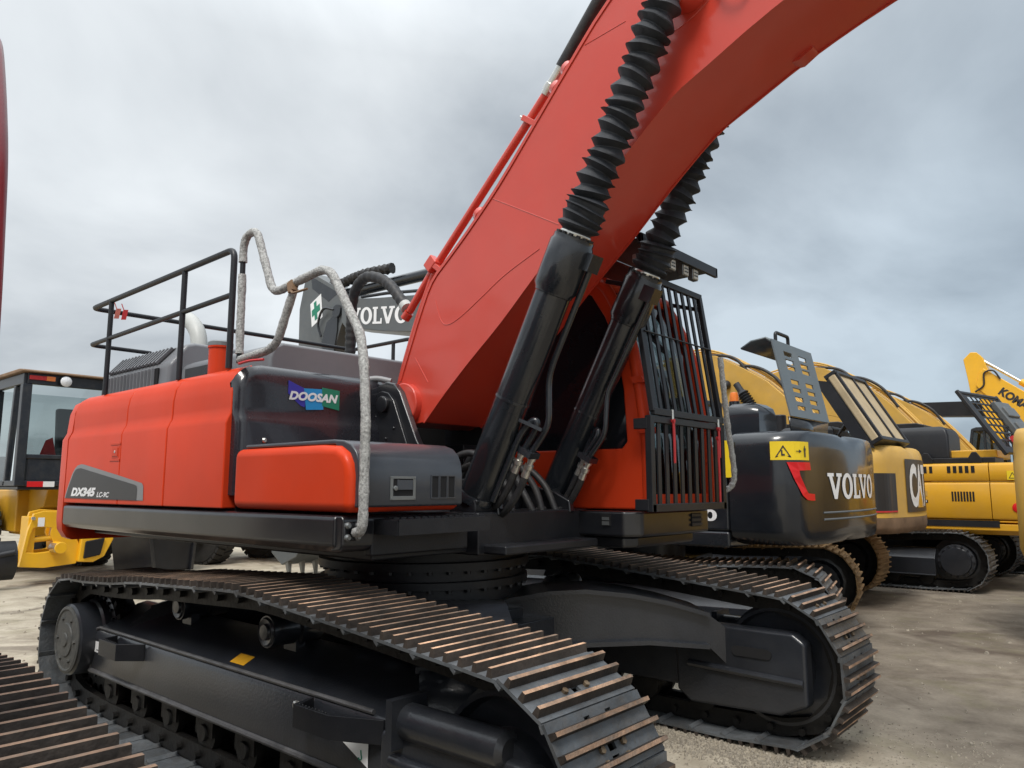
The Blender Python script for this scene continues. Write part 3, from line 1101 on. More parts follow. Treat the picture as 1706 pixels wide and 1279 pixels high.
# ---- tool box in front of it: red body, grey lid with latch and louvre
m = MB()
m.prism([(-.045, 1.522), (1.078, 1.522), (1.078, 1.70), (1.065, 1.765), (1.03, 1.82), (.96, 1.856), (.80, 1.866), (-.045, 1.868)], 'y', -1.49, -.712)
tb = part(m, 'tool_box', RED, bevel=.05, seg=5, sharp=60)
m = MB()
m.prism([(1.098, 1.548), (1.104, 1.56), (1.104, 1.72), (1.096, 1.775), (1.072, 1.825), (1.03, 1.862), (.97, 1.882), (.88, 1.89), (.02, 1.893), (.02, 1.872), (.9, 1.862), (1.05, 1.70), (1.05, 1.548)],
        'y', -1.452, -.735)
lid = part(m, 'tool_box_lid', LIDGREY, tb, bevel=.03, seg=4, sharp=60)
m = MB()
m.ring([(-1.258, 1.582), (-1.088, 1.582), (-1.088, 1.703), (-1.258, 1.703)], [(-1.240, 1.602), (-1.106, 1.602), (-1.106, 1.690), (-1.240, 1.690)], 'x', 1.103, 1.110)
m.box(1.1045, 1.107, -1.240, -1.106, 1.602, 1.69, 2)
m.box(1.106, 1.114, -1.215, -1.112, 1.634, 1.684, 1)
m.lathe([(.013, 0), (.013, .012), (.006, .013)], (1.106, -1.228, 1.642), (1, 0, 0), 14)
for y in (-1.25, -1.096):
    for z in (1.59, 1.697):
        m.lathe([(.004, 0), (.004, .003)], (1.110, y, z), (1, 0, 0), 8)
part(m, 'lid_latch', [SILVER, LIDGREY, DARK], lid, bevel=.002)
m = MB()
for k in range(3):
    y0 = -.972 + k * .061
    m.box(1.1035, 1.1065, y0, y0 + .048, 1.592, 1.706)
    m.ring([(y0 - .005, 1.587), (y0 + .053, 1.587), (y0 + .053, 1.711), (y0 - .005, 1.711)], [(y0, 1.592), (y0 + .048, 1.592), (y0 + .048, 1.706), (y0, 1.706)], 'x', 1.103, 1.110, 1)
part(m, 'lid_louvre', [DARK, LIDGREY], lid)

# ---- engine hood and cooling cowl
m = MB()
m.prism([(-1.06, 2.36), (-1.06, 2.52), (-1.03, 2.60), (-.96, 2.635), (.9, 2.65), (.96, 2.62), (.99, 2.36)], 'x', -2.35, -.42)
part(m, 'engine_hood', HOODGREY, bevel=.025, seg=3, sharp=50, nb=True)
m = MB()
m.box(-2.75, -.3, -1.325, 1.325, 2.30, 2.398)
part(m, 'hood_deck', HOODGREY, bevel=.02, nb=True)
m = MB()
# louvred cowl: upright lower band, leaning upper band
xL, xR = -2.97, -1.72
m.prism([(-1.16, 2.40), (-1.15, 2.605), (-1.02, 2.78), (-.95, 2.80), (-.3, 2.80), (-.3, 2.40)], 'x', xL, xR)
cowl = part(m, 'cooling_cowl', HOODGREY, bevel=.03, seg=3)
m = MB()
for k in range(15):
    x = xL + .07 + k * .067
    m.obox((x, -1.172, 2.498), (.016, -.004, 0), (.003, .010, 0), (0, 0, .088))
    t0, t1 = Vector((x, -1.150, 2.635)), Vector((x + .06, -1.052, 2.766))
    m.bar(t0, t1, .030, .022, (0, -.8, .6))
part(m, 'cowl_slat', HOODGREY, cowl)
m = MB()
m.box(xL + .04, xR - .16, -1.166, -1.155, 2.408, 2.586)
m.add([(xL + .04, -1.139, 2.628), (xR - .2, -1.139, 2.628), (xR - .14, -1.039, 2.762), (xL + .09, -1.039, 2.762)], [(0, 1, 2, 3)])
part(m, 'cowl_opening', DARK, cowl)
m = MB()
m.box(-1.56, -1.02, -1.10, -1.06, 2.42, 2.55)
m.lathe([(.03, 0), (.03, .05)], (-1.12, -1.10, 2.49), (0, -1, 0), 14)
m.lathe([(.02, 0), (.02, .04)], (-1.05, -1.10, 2.53), (0, -1, 0), 14)
part(m, 'hood_side_panel', BLKM, bevel=.004)
m = MB()
m.lathe([(.075, 2.38), (.075, 2.585), (.082, 2.588), (.082, 2.612), (.07, 2.622)], (-.73, -1.25, 0), (0, 0, 1), 28)
can = part(m, 'filler_neck', RED)
m = MB()
m.lathe([(.083, 2.60), (.083, 2.626), (.07, 2.636), (.03, 2.64)], (-.73, -1.25, 0), (0, 0, 1), 28)
part(m, 'filler_cap', SILVER, can)
m = MB()
m.tube(rounded([(-2.36, -.6, 2.55), (-2.38, -.6, 2.98), (-2.50, -.6, 3.12), (-2.66, -.6, 3.20)], .16, 8), .072, 18)
part(m, 'exhaust_pipe', WHITEPIPE)

# ---- guard rails round the engine deck
m = MB()
ry = -1.37
rl = part(MB().tube(rounded([(-.38, ry, 2.40), (-.38, ry, 3.19), (-2.76, ry, 3.17), (-2.76, 1.37, 3.19), (-1.75, 1.37, 3.19), (-1.75, 1.37, 2.4)], .07), .021, 12), 'guard_rail', BLKM)
part(MB().tube(rounded([(-.38, ry, 2.885), (-2.76, ry, 2.85), (-2.76, -.86, 2.85)], .07), .018, 12), 'middle_rail', BLKM, rl)
for x, y, z in ((-2.36, ry, 3.16), (-1.07, ry, 3.17), (-2.05, 1.37, 3.18)):
    part(MB().tube([(x, y, 2.39), (x, y, z)], .02, 12), 'rail_post', BLKM, rl)
for p, q, mat in (((-2.755, -1.18, 3.16), (.0, .05), TAGPINK), ((-2.755, -1.12, 3.16), (.0, .04), TAGRED)):
    m = MB()
    m.obox((p[0] + .025, p[1], p[2] - .005), (.003, .0, .0), (0, .02, .003), (.004, .006, .045))
    m.tube([(p[0] + .02, p[1], p[2] + .02), (p[0] + .02, p[1] - .03, p[2] + .09)], .004, 6)
    part(m, 'ribbon_tag', mat, rl)

# ---- wrapped grab rail climbing from the tool box
GY = -1.40


def wrapped(pts, name, par):
    P = dense(rounded(pts, .055), .022)
    ph = [random.random() * 6 for _ in range(4)]

    def rf(i, k):
        return .0245 + .0010 * math.sin(i * .9 + ph[0]) + .0010 * math.sin(i * 2.3 + k * 2.1 + ph[1]) + .0010 * math.sin(k * 3 + i * .35) + (.0015 if i % 9 == 0 else 0)
    return part(MB().tube(P, .026, 14, rf=rf), name, WRAP, par, sharp=80)


gr_path = [(-.20, GY, 2.41), (-.215, GY, 3.17), (-.17, GY, 3.235), (-.06, GY, 3.235), (.14, GY, 2.83), (.20, GY, 2.795), (.66, GY, 2.845), (.745, GY, 2.81), (1.02, GY - .005, 2.43), (1.09, GY - .03, 2.26), (1.143, GY - .052, 1.98), (1.143, GY - .052, 1.50), (1.128, GY - .048, 1.435), (1.035, GY - .03, 1.425)]
grail = part(MB().tube(rounded(gr_path, .055), .017, 12), 'grab_rail', BLKM)
wrapped([(-.20, GY, 2.47), (-.212, GY, 2.98)], 'bubble_wrap', grail)
wrapped([(-.2145, GY, 3.06), (-.215, GY, 3.17), (-.17, GY, 3.235), (-.06, GY, 3.235), (.14, GY, 2.83), (.20, GY, 2.795), (.66, GY, 2.845), (.745, GY, 2.81), (1.02, GY - .005, 2.43), (1.09, GY - .03, 2.26), (1.143, GY - .052, 1.98), (1.143, GY - .052, 1.50), (1.128, GY - .048, 1.435), (1.07, GY - .037, 1.428)], 'bubble_wrap', grail)
part(MB().tube(rounded([(.40, GY, 2.81), (.23, GY, 2.49), (.14, GY, 2.45), (-.20, GY, 2.425)], .06), .017, 12), 'grab_rail_brace', BLKM, grail)
wrapped([(.385, GY, 2.785), (.23, GY, 2.49), (.14, GY, 2.45), (-.19, GY, 2.43)], 'bubble_wrap', grail)
m = MB()
m.obox((.385, GY - .015, 2.79), (.022, 0, .008), (0, .018, 0), (-.008, 0, .030))
m.tube(smooth([(.40, GY - .03, 2.76), (.46, GY - .05, 2.735), (.56, GY - .03, 2.745)]), .007, 6)
part(m, 'ribbon_tag', BROWN, grail)
m = MB()
m.tube(smooth([(-.16, GY - .02, 2.40), (.0, GY - .04, 2.398), (.12, GY - .02, 2.395)]), .008, 6)
part(m, 'ribbon_tag', TAGRED, grail)
m = MB()
m.box(1.018, 1.032, -1.475, -1.385, 1.385, 1.475)
bp = part(m, 'grab_rail_foot', BLKM, grail, bevel=.008)
for y in (-1.46, -1.40):
    for z in (1.402, 1.460):
        m = MB()
        m.lathe([(.017, 0), (.017, .010), (.010, .016), (.010, .02)], (1.031, y, z), (1, 0, 0), 14)
        part(m, 'foot_bolt', SILVER, grail)

# ---- swing-frame brackets that carry the boom foot and the boom cylinders
for sy in (-1, 1):
    m = MB()
    brk = [(-.35, 1.45), (-.35, 1.80), (-.20, 2.18), (-.165, 2.30), (-.10, 2.365), (-.01, 2.385), (.07, 2.365), (.135, 2.305), (.31, 1.97), (.50, 1.70), (.92, 1.62), (1.05, 1.56), (1.06, 1.48), (1.0, 1.45)]
    m.prism(brk, 'y', sy * .33, sy * .385)
    bk = part(m, 'boom_bracket', BLK, bevel=.012, seg=2, sharp=50, nb=True)
    m = MB()
    inn = [(x * .86 - .03, 1.45 + (z - 1.45) * .93) for x, z in brk[1:10]]
    m.prism(inn, 'y', sy * .385, sy * .40)
    m.lathe([(.06, 0), (.06, .03), (.045, .035)], (-.01, sy * .398, 2.22), (0, sy, 0), 20)
    for x, z in ((-.10, 2.14), (.10, 2.05), (.02, 1.98), (-.12, 1.97)):
        m.lathe([(.012, 0), (.012, .012)], (x, sy * .398, z), (0, sy, 0), 6)
    part(m, 'bracket_plate', BLK, bk, bevel=.006)
# valve block, swing motor and hoses between the bracket plates
m = MB()
m.box(.30, .75, -.30, .05, 1.50, 1.70)
m.lathe([(.16, 0), (.16, .22), (.12, .25), (.12, .36)], (.25, -.05, 1.50), (0, 0, 1), 24)
m.lathe([(.11, 0), (.11, .30), (.08, .34)], (.58, .22, 1.50), (0, 0, 1), 20)
m.box(-.25, .30, .08, .32, 1.50, 1.95)
part(m, 'swing_motor', BLKM, bevel=.008, nb=True)

for k, (y0, y1, h_) in enumerate(((-.22, -.26, 1.86), (-.12, -.18, 1.80), (.16, .05, 1.84), (.28, .22, 1.78), (.02, -.02, 1.92))):
    part(MB().tube(smooth([(.92 + .02 * k, y0, 1.48), (.88, y0, 1.66), (.72, (y0 + y1) / 2, h_), (.50, y1, h_ - .05), (.34, y1, 1.66)], 8), .024, 10), 'oil_hose', HOSE)

# ---- boom
BOT = [(.15, 2.075), (.275, 2.088), (.48, 2.28), (.694, 2.462), (.98, 2.69), (1.262, 2.942), (1.604, 3.229), (1.90, 3.497), (2.21, 3.748), (2.45, 3.868), (2.80, 4.025), (3.223, 4.168), (3.75, 4.29), (4.4, 4.34), (5.2, 4.28), (6.2, 4.02)]
TOPB = [(6.3, 4.35), (5.4, 4.83), (4.6, 5.08), (3.9, 5.17), (3.3, 5.14), (2.75, 5.02), (2.3, 4.82), (1.844, 4.511), (1.552, 4.225), (1.25, 3.905), (.957, 3.598), (.685, 3.355), (.50, 3.205), (.336, 3.066), (.217, 2.848), (.10, 2.585), (.02, 2.40), (-.035, 2.26), (-.02, 2.13), (.05, 2.07)]
m = MB()
m.prism(BOT + TOPB, 'y', -.28, .28)
boom = part(m, 'boom', BOOMRED, bevel=.006, sharp=30)
for sy in (-1, 1):      # flange lips along top and bottom plates
    for strip, dz in ((BOT[1:], -1), (TOPB[:-3], 1)):
        m = MB()
        P = smooth([(x, sy * .283, z) for x, z in strip], 3)
        for a, b in zip(P, P[1:]):
            m.bar(a, b, .010, .022)
        part(m, 'boom_flange', BOOMRED, boom, sharp=50)
for sy in (-1, 1):
    y = sy * .2805
    part(MB().tube(smooth([(.37, y, 2.93), (.43, y, 2.78), (.50, y, 2.74), (.62, y, 2.775), (.80, y, 2.87), (1.02, y, 2.99), (1.3, y, 3.10)]), .0030, 6), 'weld_seam', BOOMRED, boom)
    part(MB().tube([(.17, y, 2.55), (.31, y, 2.36)], .0030, 6), 'weld_seam', BOOMRED, boom)
    part(MB().tube([(.90, y, 3.53), (1.45, y, 3.22)], .0025, 6), 'weld_seam', BOOMRED, boom)
    part(MB().tube([(1.66, y, 4.30), (1.95, y, 4.33)], .0025, 6), 'weld_seam', BOOMRED, boom)
    part(MB().tube(smooth([(2.05, y, 4.10), (2.35, y, 4.16), (2.55, y, 4.30), (2.60, y, 4.5)]), .0030, 6), 'weld_seam', BOOMRED, boom)
m = MB()
m.lathe([(.15, -.335), (.15, .335)], (.10, 0, 2.22), (0, 1, 0), 36)
part(m, 'boom_foot_boss', BOOMRED, boom, bevel=.01)
m = MB()
m.lathe([(.12, -.42), (.13, -.40), (.13, .40), (.12, .42)], (2.36, 0, 4.33), (0, 1, 0), 32)
part(m, 'cylinder_pin', BOOMRED, boom, bevel=.008)
m = MB()
m.prism([(2.70, 3.99), (2.76, 3.985), (2.84, 4.03), (2.80, 4.06)], 'y', .20, .29)
part(m, 'wear_lug', BOOMRED, boom)
m = MB()
m.tube(smooth([(2.50, -.30, 4.36), (2.58, -.33, 4.23), (2.68, -.33, 4.20), (2.75, -.30, 4.30)]), .012, 8)
part(m, 'grease_hose', BOOMRED, boom)
# pipes along the back of the boom
py = -.13
m = MB()
m.tube(rounded([(-.07, py, 2.945), (.17, py, 3.20), (1.235, py, 4.195)], .05), .029, 14)
m.tube(rounded([(.195, py, 3.20), (.02, py, 2.86), (-.11, py, 2.55), (-.16, py, 2.40)], .08), .025, 12)
m.tube(rounded([(.46, py + .06, 3.22), (.32, py + .05, 3.17), (.20, py + .04, 2.96), (.06, py + .03, 2.62)], .08), .026, 12)
m.lathe([(.037, 0), (.037, .06)], (-.075, py, 2.94), (-.6, 0, -.55), 12)
pp = part(m, 'boom_pipe', BOOMRED, boom)
m = MB()
m.lathe([(.035, 0), (.035, .03), (.041, .03), (.041, .075), (.034, .08), (.036, .16), (.036, .22)], (1.235, py, 4.195), (.70, 0, .72), 14)
part(m, 'pipe_fitting', CHROME, pp)
m = MB()
m.tube([(1.37, py, 4.335), (1.66, py, 4.66), (2.1, py, 5.05), (2.6, py, 5.35), (3.4, py, 5.5)], .043, 14)
part(m, 'boom_hose', HOSE, pp)
for (x, z), nz in (((.235, 3.235), .16), ((1.105, 4.055), .14)):
    m = MB()
    m.obox((x + .045, py - .005, z - .035), (.075, 0, -.055), (0, .05, 0), (.011, 0, .016))
    cl = part(m, 'pipe_clamp', BOOMRED, pp, bevel=.004)
    m = MB()
    for y in (py - .035, py + .03):
        m.lathe([(.015, 0), (.015, .02), (.008, .022), (.008, .045)], (x - .02, y, z + .012), (-.75, 0, .62), 6)
    part(m, 'clamp_bolt', CHROME, cl)
m = MB()
m.obox((.20, py - .03, 3.25), (.04, 0, .035), (0, .03, 0), (-.03, 0, .035))
part(m, 'pipe_clamp', BOOMRED, pp, bevel=.012)
for x, z in ((.77, 3.475), (1.43, 4.14), (1.52, 4.235)):
    m = MB()
    m.lathe([(.05, 0), (.06, .02), (.05, .06), (.02, .065)], (x, -.22, z - .03), (-.7, 0, .72), 12)
    part(m, 'boom_lug', BOOMRED, boom)
m = MB()
m.prism([(.42, 3.12), (.44, 3.205), (.50, 3.27), (.58, 3.315), (.66, 3.345), (.70, 3.36), (.66, 3.30)], 'y', -.20, -.16)
part(m, 'boom_lug', BOOMRED, boom)
m = MB()
for y, dz in ((-.262, .018), (-.235, .03)):
    m.tube(smooth([(.40, y, 3.13 + dz), (.70, y, 3.375 + dz), (.97, y, 3.615 + dz), (1.27, y, 3.93 + dz), (1.56, y, 4.24 + dz), (1.86, y, 4.53 + dz), (2.4, y, 4.90 + dz)]), .010, 8)
part(m, 'lubrication_line', BOOMRED, boom)
# arched supply hose from the deck to the pipe
P = dense(smooth([(-.98, .02, 2.55), (-.93, -.02, 3.0), (-.86, -.05, 3.23), (-.70, -.08, 3.325), (-.52, -.1, 3.30), (-.33, -.11, 3.20), (-.10, py, 2.975)], 10), .012)
m = MB()
m.tube(P, .042, 14, rf=lambda i, k: .041 + (.004 if i % 4 < 2 else 0))
hs = part(m, 'supply_hose', HOSE)
m = MB()
m.lathe([(.047, 0), (.047, .05)], P[-4], P[-1] - P[-5], 14)
part(m, 'hose_clamp', WHITEPIPE, hs)

# ---- boom cylinders with rubber bellows
for sy in (-1, 1):
    y = sy * .45
    a, b = Vector((.905, y, 1.53)), Vector((2.36, y, 4.33))
    if sy > 0:
        a = Vector((.80, y, 1.53))
        b = Vector((2.30, y, 4.30))
    ax = (b - a).normalized()
    m = MB()
    m.lathe([(.10, .05), (.105, .06), (.105, 1.36), (.112, 1.365), (.112, 1.375), (.128, 1.40), (.128, 1.66), (.118, 1.675), (.118, 1.70)], a, ax, 40)
    cyl = part(m, 'boom_cylinder', CYL)
    m = MB()
    m.lathe([(.109, .70), (.109, .715)], a, ax, 40)
    part(m, 'cylinder_band', CYL, cyl)
    m = MB()
    m.lathe([(.109, .04), (.112, .07), (.109, .09)], a, ax, 40)
    part(m, 'cylinder_band', CYL, cyl)
    m = MB()
    m.lathe([(.11, -.09), (.11, .09)], a, (0, 1, 0), 28)
    m.obox(a + ax * .02, ax * .07, Vector((0, .085, 0)), ax.cross(Vector((0, 1, 0))) * .09)
    part(m, 'cylinder_eye', BLKM, cyl, bevel=.01)
    m = MB()
    for k in range(14):
        an = 2 * math.pi * k / 14
        u = Vector((0, 1, 0))
        v = ax.cross(u)
        m.lathe([(.013, 0), (.013, .02)], a + ax * 1.695 + (u * math.cos(an) + v * math.sin(an)) * .098, ax, 6)
    part(m, 'gland_bolt', BLKM, cyl)
    m = MB()
    m.lathe([(.05, 1.6), (.05, 3.05)], a, ax, 20)
    part(m, 'cylinder_rod', CHROME, cyl)
    # bellows: crumpled at the foot, then stretched pleats
    ln = (b - a).length
    prof = [(.085, 1.70), (.085, 1.735)]
    h = 1.735
    rnd = random.Random(5 if sy < 0 else 9)
    for k in range(4):
        prof += [(.120 - .004 * k, h + .02), (.126, h + .032), (.104, h + .045)]
        h += .047
    while h < ln - .16:
        st = rnd.uniform(.066, .078)
        prof += [(.076, h + .005), (.106 + rnd.uniform(-.004, .005), h + st * .42), (.112 + rnd.uniform(-.004, .006), h + st * .50), (.105, h + st * .56), (.076, h + st)]
        h += st
    prof += [(.075, h + .01), (.075, h + .05)]
    m = MB()
    nseg = 40
    u = ax.cross(Vector((0, 0, 1))).normalized()
    v = ax.cross(u)
    vs_ = []
    for i, (r_, hh) in enumerate(prof):
        tilt = .028 * math.sin(i * .35 + sy) * min(1, i / 6)
        for k in range(nseg):
            an = 2 * math.pi * k / nseg
            w_ = 1 + .035 * math.sin(3 * an + i * .21) * (1 if r_ > .1 else .4) + .02 * math.sin(7 * an + i * .6)
            sag = tilt * math.cos(an + .8)
            vs_.append(a + ax * (hh + sag * .6) + (u * math.cos(an) + v * math.sin(an)) * r_ * w_)
    mm = len(prof)
    m.add(vs_, [(i * nseg + k, i * nseg + (k + 1) % nseg, (i + 1) * nseg + (k + 1) % nseg, (i + 1) * nseg + k) for i in range(mm - 1) for k in range(nseg)])
    bl = part(m, 'rubber_bellows', RUBBER, cyl, sharp=28)
    m = MB()
    m.lathe([(.090, 1.702), (.092, 1.706), (.092, 1.722), (.090, 1.726)], a, ax, 36)
    part(m, 'bellows_clamp', CHROME, cyl)
    m = MB()
    m.lathe([(.078, h + .018), (.081, h + .02), (.081, h + .04), (.078, h + .042)], a, ax, 30)
    part(m, 'bellows_clamp', CHROME, cyl)
    # steel oil pipe beside the barrel and the two short hoses with bright fittings
    s_ = -sy        # towards the boom
    yi = y + s_ * .13 if sy < 0 else y - .10
    off = ax.cross(Vector((0, 1, 0))).normalized()      # forward-down side of the barrel
    if off.x < 0:
        off = -off
    pt = lambda d, o_, yy: a + ax * d + off * o_ + Vector((0, yy, 0))
    m = MB()
    m.obox(pt(1.60, .12, s_ * .05), ax * .05, off * .05, Vector((0, .05, 0)))
    m.tube(rounded([pt(1.58, .14, s_ * .06), pt(1.0, .125, s_ * .07), pt(.90, .13, s_ * .08), pt(.66, .245, s_ * .09), pt(.52, .215, s_ * .09), pt(.46, .20, s_ * .09)], .06), .019, 12)
    m.tube(rounded([pt(.10, .115, s_ * .02), pt(.56, .12, s_ * .03), pt(.66, .155, s_ * .06), pt(.63, .19, s_ * .07), pt(.47, .16, s_ * .07)], .07), .021, 12)
    m.obox(pt(.455, .185, s_ * .08), ax * .018, off * .055, Vector((0, .045, 0)))
    m.bar(pt(.62, .10, 0), pt(.62, .235, s_ * .06), .03, .02)
    pipes = part(m, 'oil_pipe', CYL, cyl)
    m = MB()
    for o_, yy in ((.155, .065), (.215, .095)):
        m.lathe([(.026, 0), (.026, .02), (.019, .022), (.019, .045), (.028, .048), (.028, .075), (.023, .08), (.025, .13)], pt(.44, o_, s_ * yy), -ax, 12)
    part(m, 'hose_fitting', CHROME, pipes)
    m = MB()
    for o_, yy in ((.155, .065), (.215, .095)):
        p0 = pt(.33, o_, s_ * yy)
        m.tube(smooth([p0 + ax * .03, p0 - ax * .10, p0 - ax * .24 + off * -.03, pt(-.02, -.12 + o_, s_ * (yy + .05)), Vector((.62 + o_, y + s_ * (.16 + yy), 1.47))], 6), .023, 10)
    part(m, 'oil_hose', HOSE, pipes)

# ---- cab
CY0, CY1 = .55, 1.47


def side_wall(y0, y1, name, mat, pane_mat, par):
    outer = [(-.22, 1.50), (.60, 1.50), (1.50, 1.50), (1.50, 1.95), (1.455, 2.30), (1.395, 2.62), (1.30, 2.85), (1.19, 3.05), (1.05, 3.12), (.4, 3.13), (-.22, 3.10), (-.25, 2.2)]
    inner = [(.12, 1.95), (.60, 1.91), (1.33, 1.905), (1.372, 1.95), (1.352, 2.30), (1.30, 2.62), (1.21, 2.83), (1.10, 3.0), (1.0, 3.05), (.4, 3.06), (.16, 3.02), (.10, 2.2)]
    m = MB()
    m.ring(outer, inner, 'y', y0, y1)
    wl = part(m, name, mat, par, bevel=.012, seg=3, sharp=45)
    yc_ = (y0 + y1) / 2
    cx0, cz0 = .8, 2.45
    m = MB()
    m.prism([(cx0 + (x - cx0) * 1.01, cz0 + (z - cz0) * 1.01) for x, z in inner], 'y', yc_ - .003, yc_ + .003)
    part(m, 'side_window', pane_mat, wl)
    m = MB()
    rim = [(x, (y0 if abs(y0) < abs(y1) else y0) - .002, z) for x, z in inner]
    return wl


m = MB()
m.box(-.20, 1.46, CY0 + .05, CY1 - .05, 1.47, 1.56)
cab = part(m, 'cab', BLKM, nb=True)
right_wall = side_wall(CY0, CY0 + .05, 'cab_wall', RED, TINT, cab)
left_wall = side_wall(CY1 - .05, CY1, 'cab_wall', RED, GLASS, cab)
m = MB()
m.tube(rounded([(1.515, CY0 + .03, 1.52), (1.512, CY0 + .03, 1.95), (1.468, CY0 + .03, 2.30), (1.405, CY0 + .03, 2.64), (1.30, CY0 + .03, 2.88), (1.19, CY0 + .03, 3.08), (1.0, CY0 + .03, 3.13), (-.1, CY0 + .03, 3.13)], .1), .042, 14)
m.tube(rounded([(1.515, CY1 - .03, 1.52), (1.512, CY1 - .03, 1.95), (1.468, CY1 - .03, 2.30), (1.405, CY1 - .03, 2.64), (1.30, CY1 - .03, 2.88), (1.19, CY1 - .03, 3.08), (1.0, CY1 - .03, 3.13), (-.1, CY1 - .03, 3.13)], .1), .042, 14)
m.tube([(1.19, CY0 + .03, 3.08), (1.19, CY1 - .03, 3.08)], .045, 12)
m.box(1.44, 1.535, CY0 + .02, CY1 - .02, 1.50, 1.60)
for z in (2.02, 2.36, 2.70):
    xx = 1.512 if z < 2.1 else (1.46 if z < 2.5 else 1.378)
    m.obox((xx + .015, CY0 + .025, z), (.045, 0, 0), (0, .05, 0), (-.012, 0, .022))
part(m, 'cab_pillar', RED, cab, sharp=50)
m = MB()
m.box(-.2, 1.15, CY0 + .02, CY1 - .02, 3.10, 3.15)
part(m, 'cab_roof', RED, cab, bevel=.03, seg=3)
m = MB()
m.box(-.24, -.20, CY0 + .04, CY1 - .04, 1.55, 2.1)
m.box(-.24, -.20, CY0 + .04, CY1 - .04, 2.95, 3.1)
part(m, 'cab_rear_wall', RED, cab)
m = MB()
m.box(-.225, -.219, CY0 + .04, CY1 - .04, 2.1, 2.95)
part(m, 'rear_window', GLASSD, cab)
m = MB()
m.add([(1.505, CY0 + .06, 1.60), (1.505, CY1 - .06, 1.60), (1.498, CY1 - .06, 1.97), (1.498, CY0 + .06, 1.97), (1.19, CY0 + .06, 3.06), (1.19, CY1 - .06, 3.06),
       (1.395, CY0 + .06, 2.63), (1.395, CY1 - .06, 2.63)], [(0, 1, 2, 3), (3, 2, 7, 6), (6, 7, 5, 4)])
part(m, 'windscreen', GLASSD, cab)
m = MB()
m.box(.30, .75, .82, 1.24, 1.56, 2.02)
m.obox((.30, 1.03, 2.35), (.05, 0, .02), (0, .22, 0), (-.08, 0, .36))
m.obox((.22, 1.03, 2.80), (.04, 0, .01), (0, .13, 0), (-.03, 0, .09))
part(m, 'driver_seat', SEAT, cab, bevel=.04, seg=3)
m = MB()
m.box(.25, 1.05, .62, .80, 1.56, 2.08)
m.box(.25, 1.05, 1.26, 1.40, 1.56, 2.08)
m.tube([(.98, .71, 2.05), (1.02, .71, 2.28)], .025, 8)
m.tube([(.98, 1.33, 2.05), (1.02, 1.33, 2.28)], .025, 8)
m.obox((1.30, .66, 2.20), (.02, 0, 0), (0, .07, 0), (0, 0, .10))
m.tube(smooth([(1.36, 1.06, 1.60), (1.28, 1.0, 2.0), (1.24, 1.0, 2.3)]), .02, 8)
part(m, 'cab_console', INTERIOR, cab, bevel=.01)
m = MB()
m.tube([(1.43, .75, 2.52), (1.18, 1.05, 2.92)], .014, 8)
m.tube([(1.42, 1.0, 2.62), (1.05, 1.2, 2.98)], .018, 8)
part(m, 'wiper_arm', BLKM, cab)
# black base under the cab
m = MB()
m.prism([(-.3, .44), (1.40, .44), (1.50, .52), (1.52, 1.40), (1.46, 1.49), (-.3, 1.49)], 'z', 1.325, 1.492)
m.prism([(-.3, .50), (1.36, .50), (1.42, .58), (1.42, 1.36), (-.3, 1.42)], 'z', 1.25, 1.325)
base = part(m, 'cab_base', BLK, bevel=.02, seg=3, nb=True)
m = MB()
for k in range(3):
    m.box(1.518, 1.528, 1.14, 1.30, 1.375 + k * .033, 1.393 + k * .033)
m.box(1.516, 1.520, 1.15, 1.29, 1.37, 1.465, 1)
part(m, 'base_louvre', [BLKM, DARK], base)
m = MB()
m.box(1.235, 1.31, .432, .441, 1.395, 1.475, 1)
m.box(1.245, 1.30, .428, .433, 1.40, 1.425)
m.box(1.245, 1.30, .428, .433, 1.432, 1.452)
part(m, 'base_socket', [SILVER, DARK], base)

# front bar guard in two sections
gx = 1.605
m = MB()
for y in (.46, 1.47):
    m.bar((gx, y, 1.49), (gx, y, 2.105), .05, .045, (1, 0, 0))
m.bar((gx, .44, 1.515), (gx, 1.49, 1.515), .045, .05)
m.bar((gx, .44, 2.085), (gx, 1.49, 2.085), .04, .045)
m.box(1.50, 1.60, .43, .47, 2.02, 2.09)
m.box(1.50, 1.60, 1.46, 1.50, 2.02, 2.09)
m.box(1.50, 1.60, .43, .47, 1.50, 1.57)
lower_guard = part(m, 'lower_guard', BLKM, bevel=.004)
for k in range(9):
    y = .565 + k * .102
    m = MB()
    m.bar((gx, y, 1.53), (gx, y, 2.07), .040, .012, (1, 0, 0))
    part(m, 'guard_bar', BLKM, lower_guard)
T, B = (1.475, 3.10), (1.615, 2.135)
m = MB()
for y in (.50, 1.46):
    m.bar((B[0], y, B[1]), (T[0], y, T[1]), .065 if y < 1 else .045, .035, (1, 0, .14))
for (x, z) in (T, B):
    m.bar((x, .48, z), (x, 1.48, z), .035, .045)
mx_, mz_ = (T[0] + B[0]) / 2, (T[1] + B[1]) / 2 + .06
m.bar((mx_ + .012, .5, mz_), (mx_ + .012, 1.46, mz_), .016, .010)
for y in (.52, 1.44):
    m.bar((T[0] - .22, y, T[1] - .03), (T[0], y, T[1] - .10), .03, .03)
upper_guard = part(m, 'upper_guard', VGREY if False else BLKM, bevel=.004)
for k in range(9):
    y = .595 + k * .097
    m = MB()
    m.bar((B[0], y, B[1]), (T[0], y, T[1]), .036, .012, (1, 0, .14))
    part(m, 'guard_bar', BLKM, upper_guard)
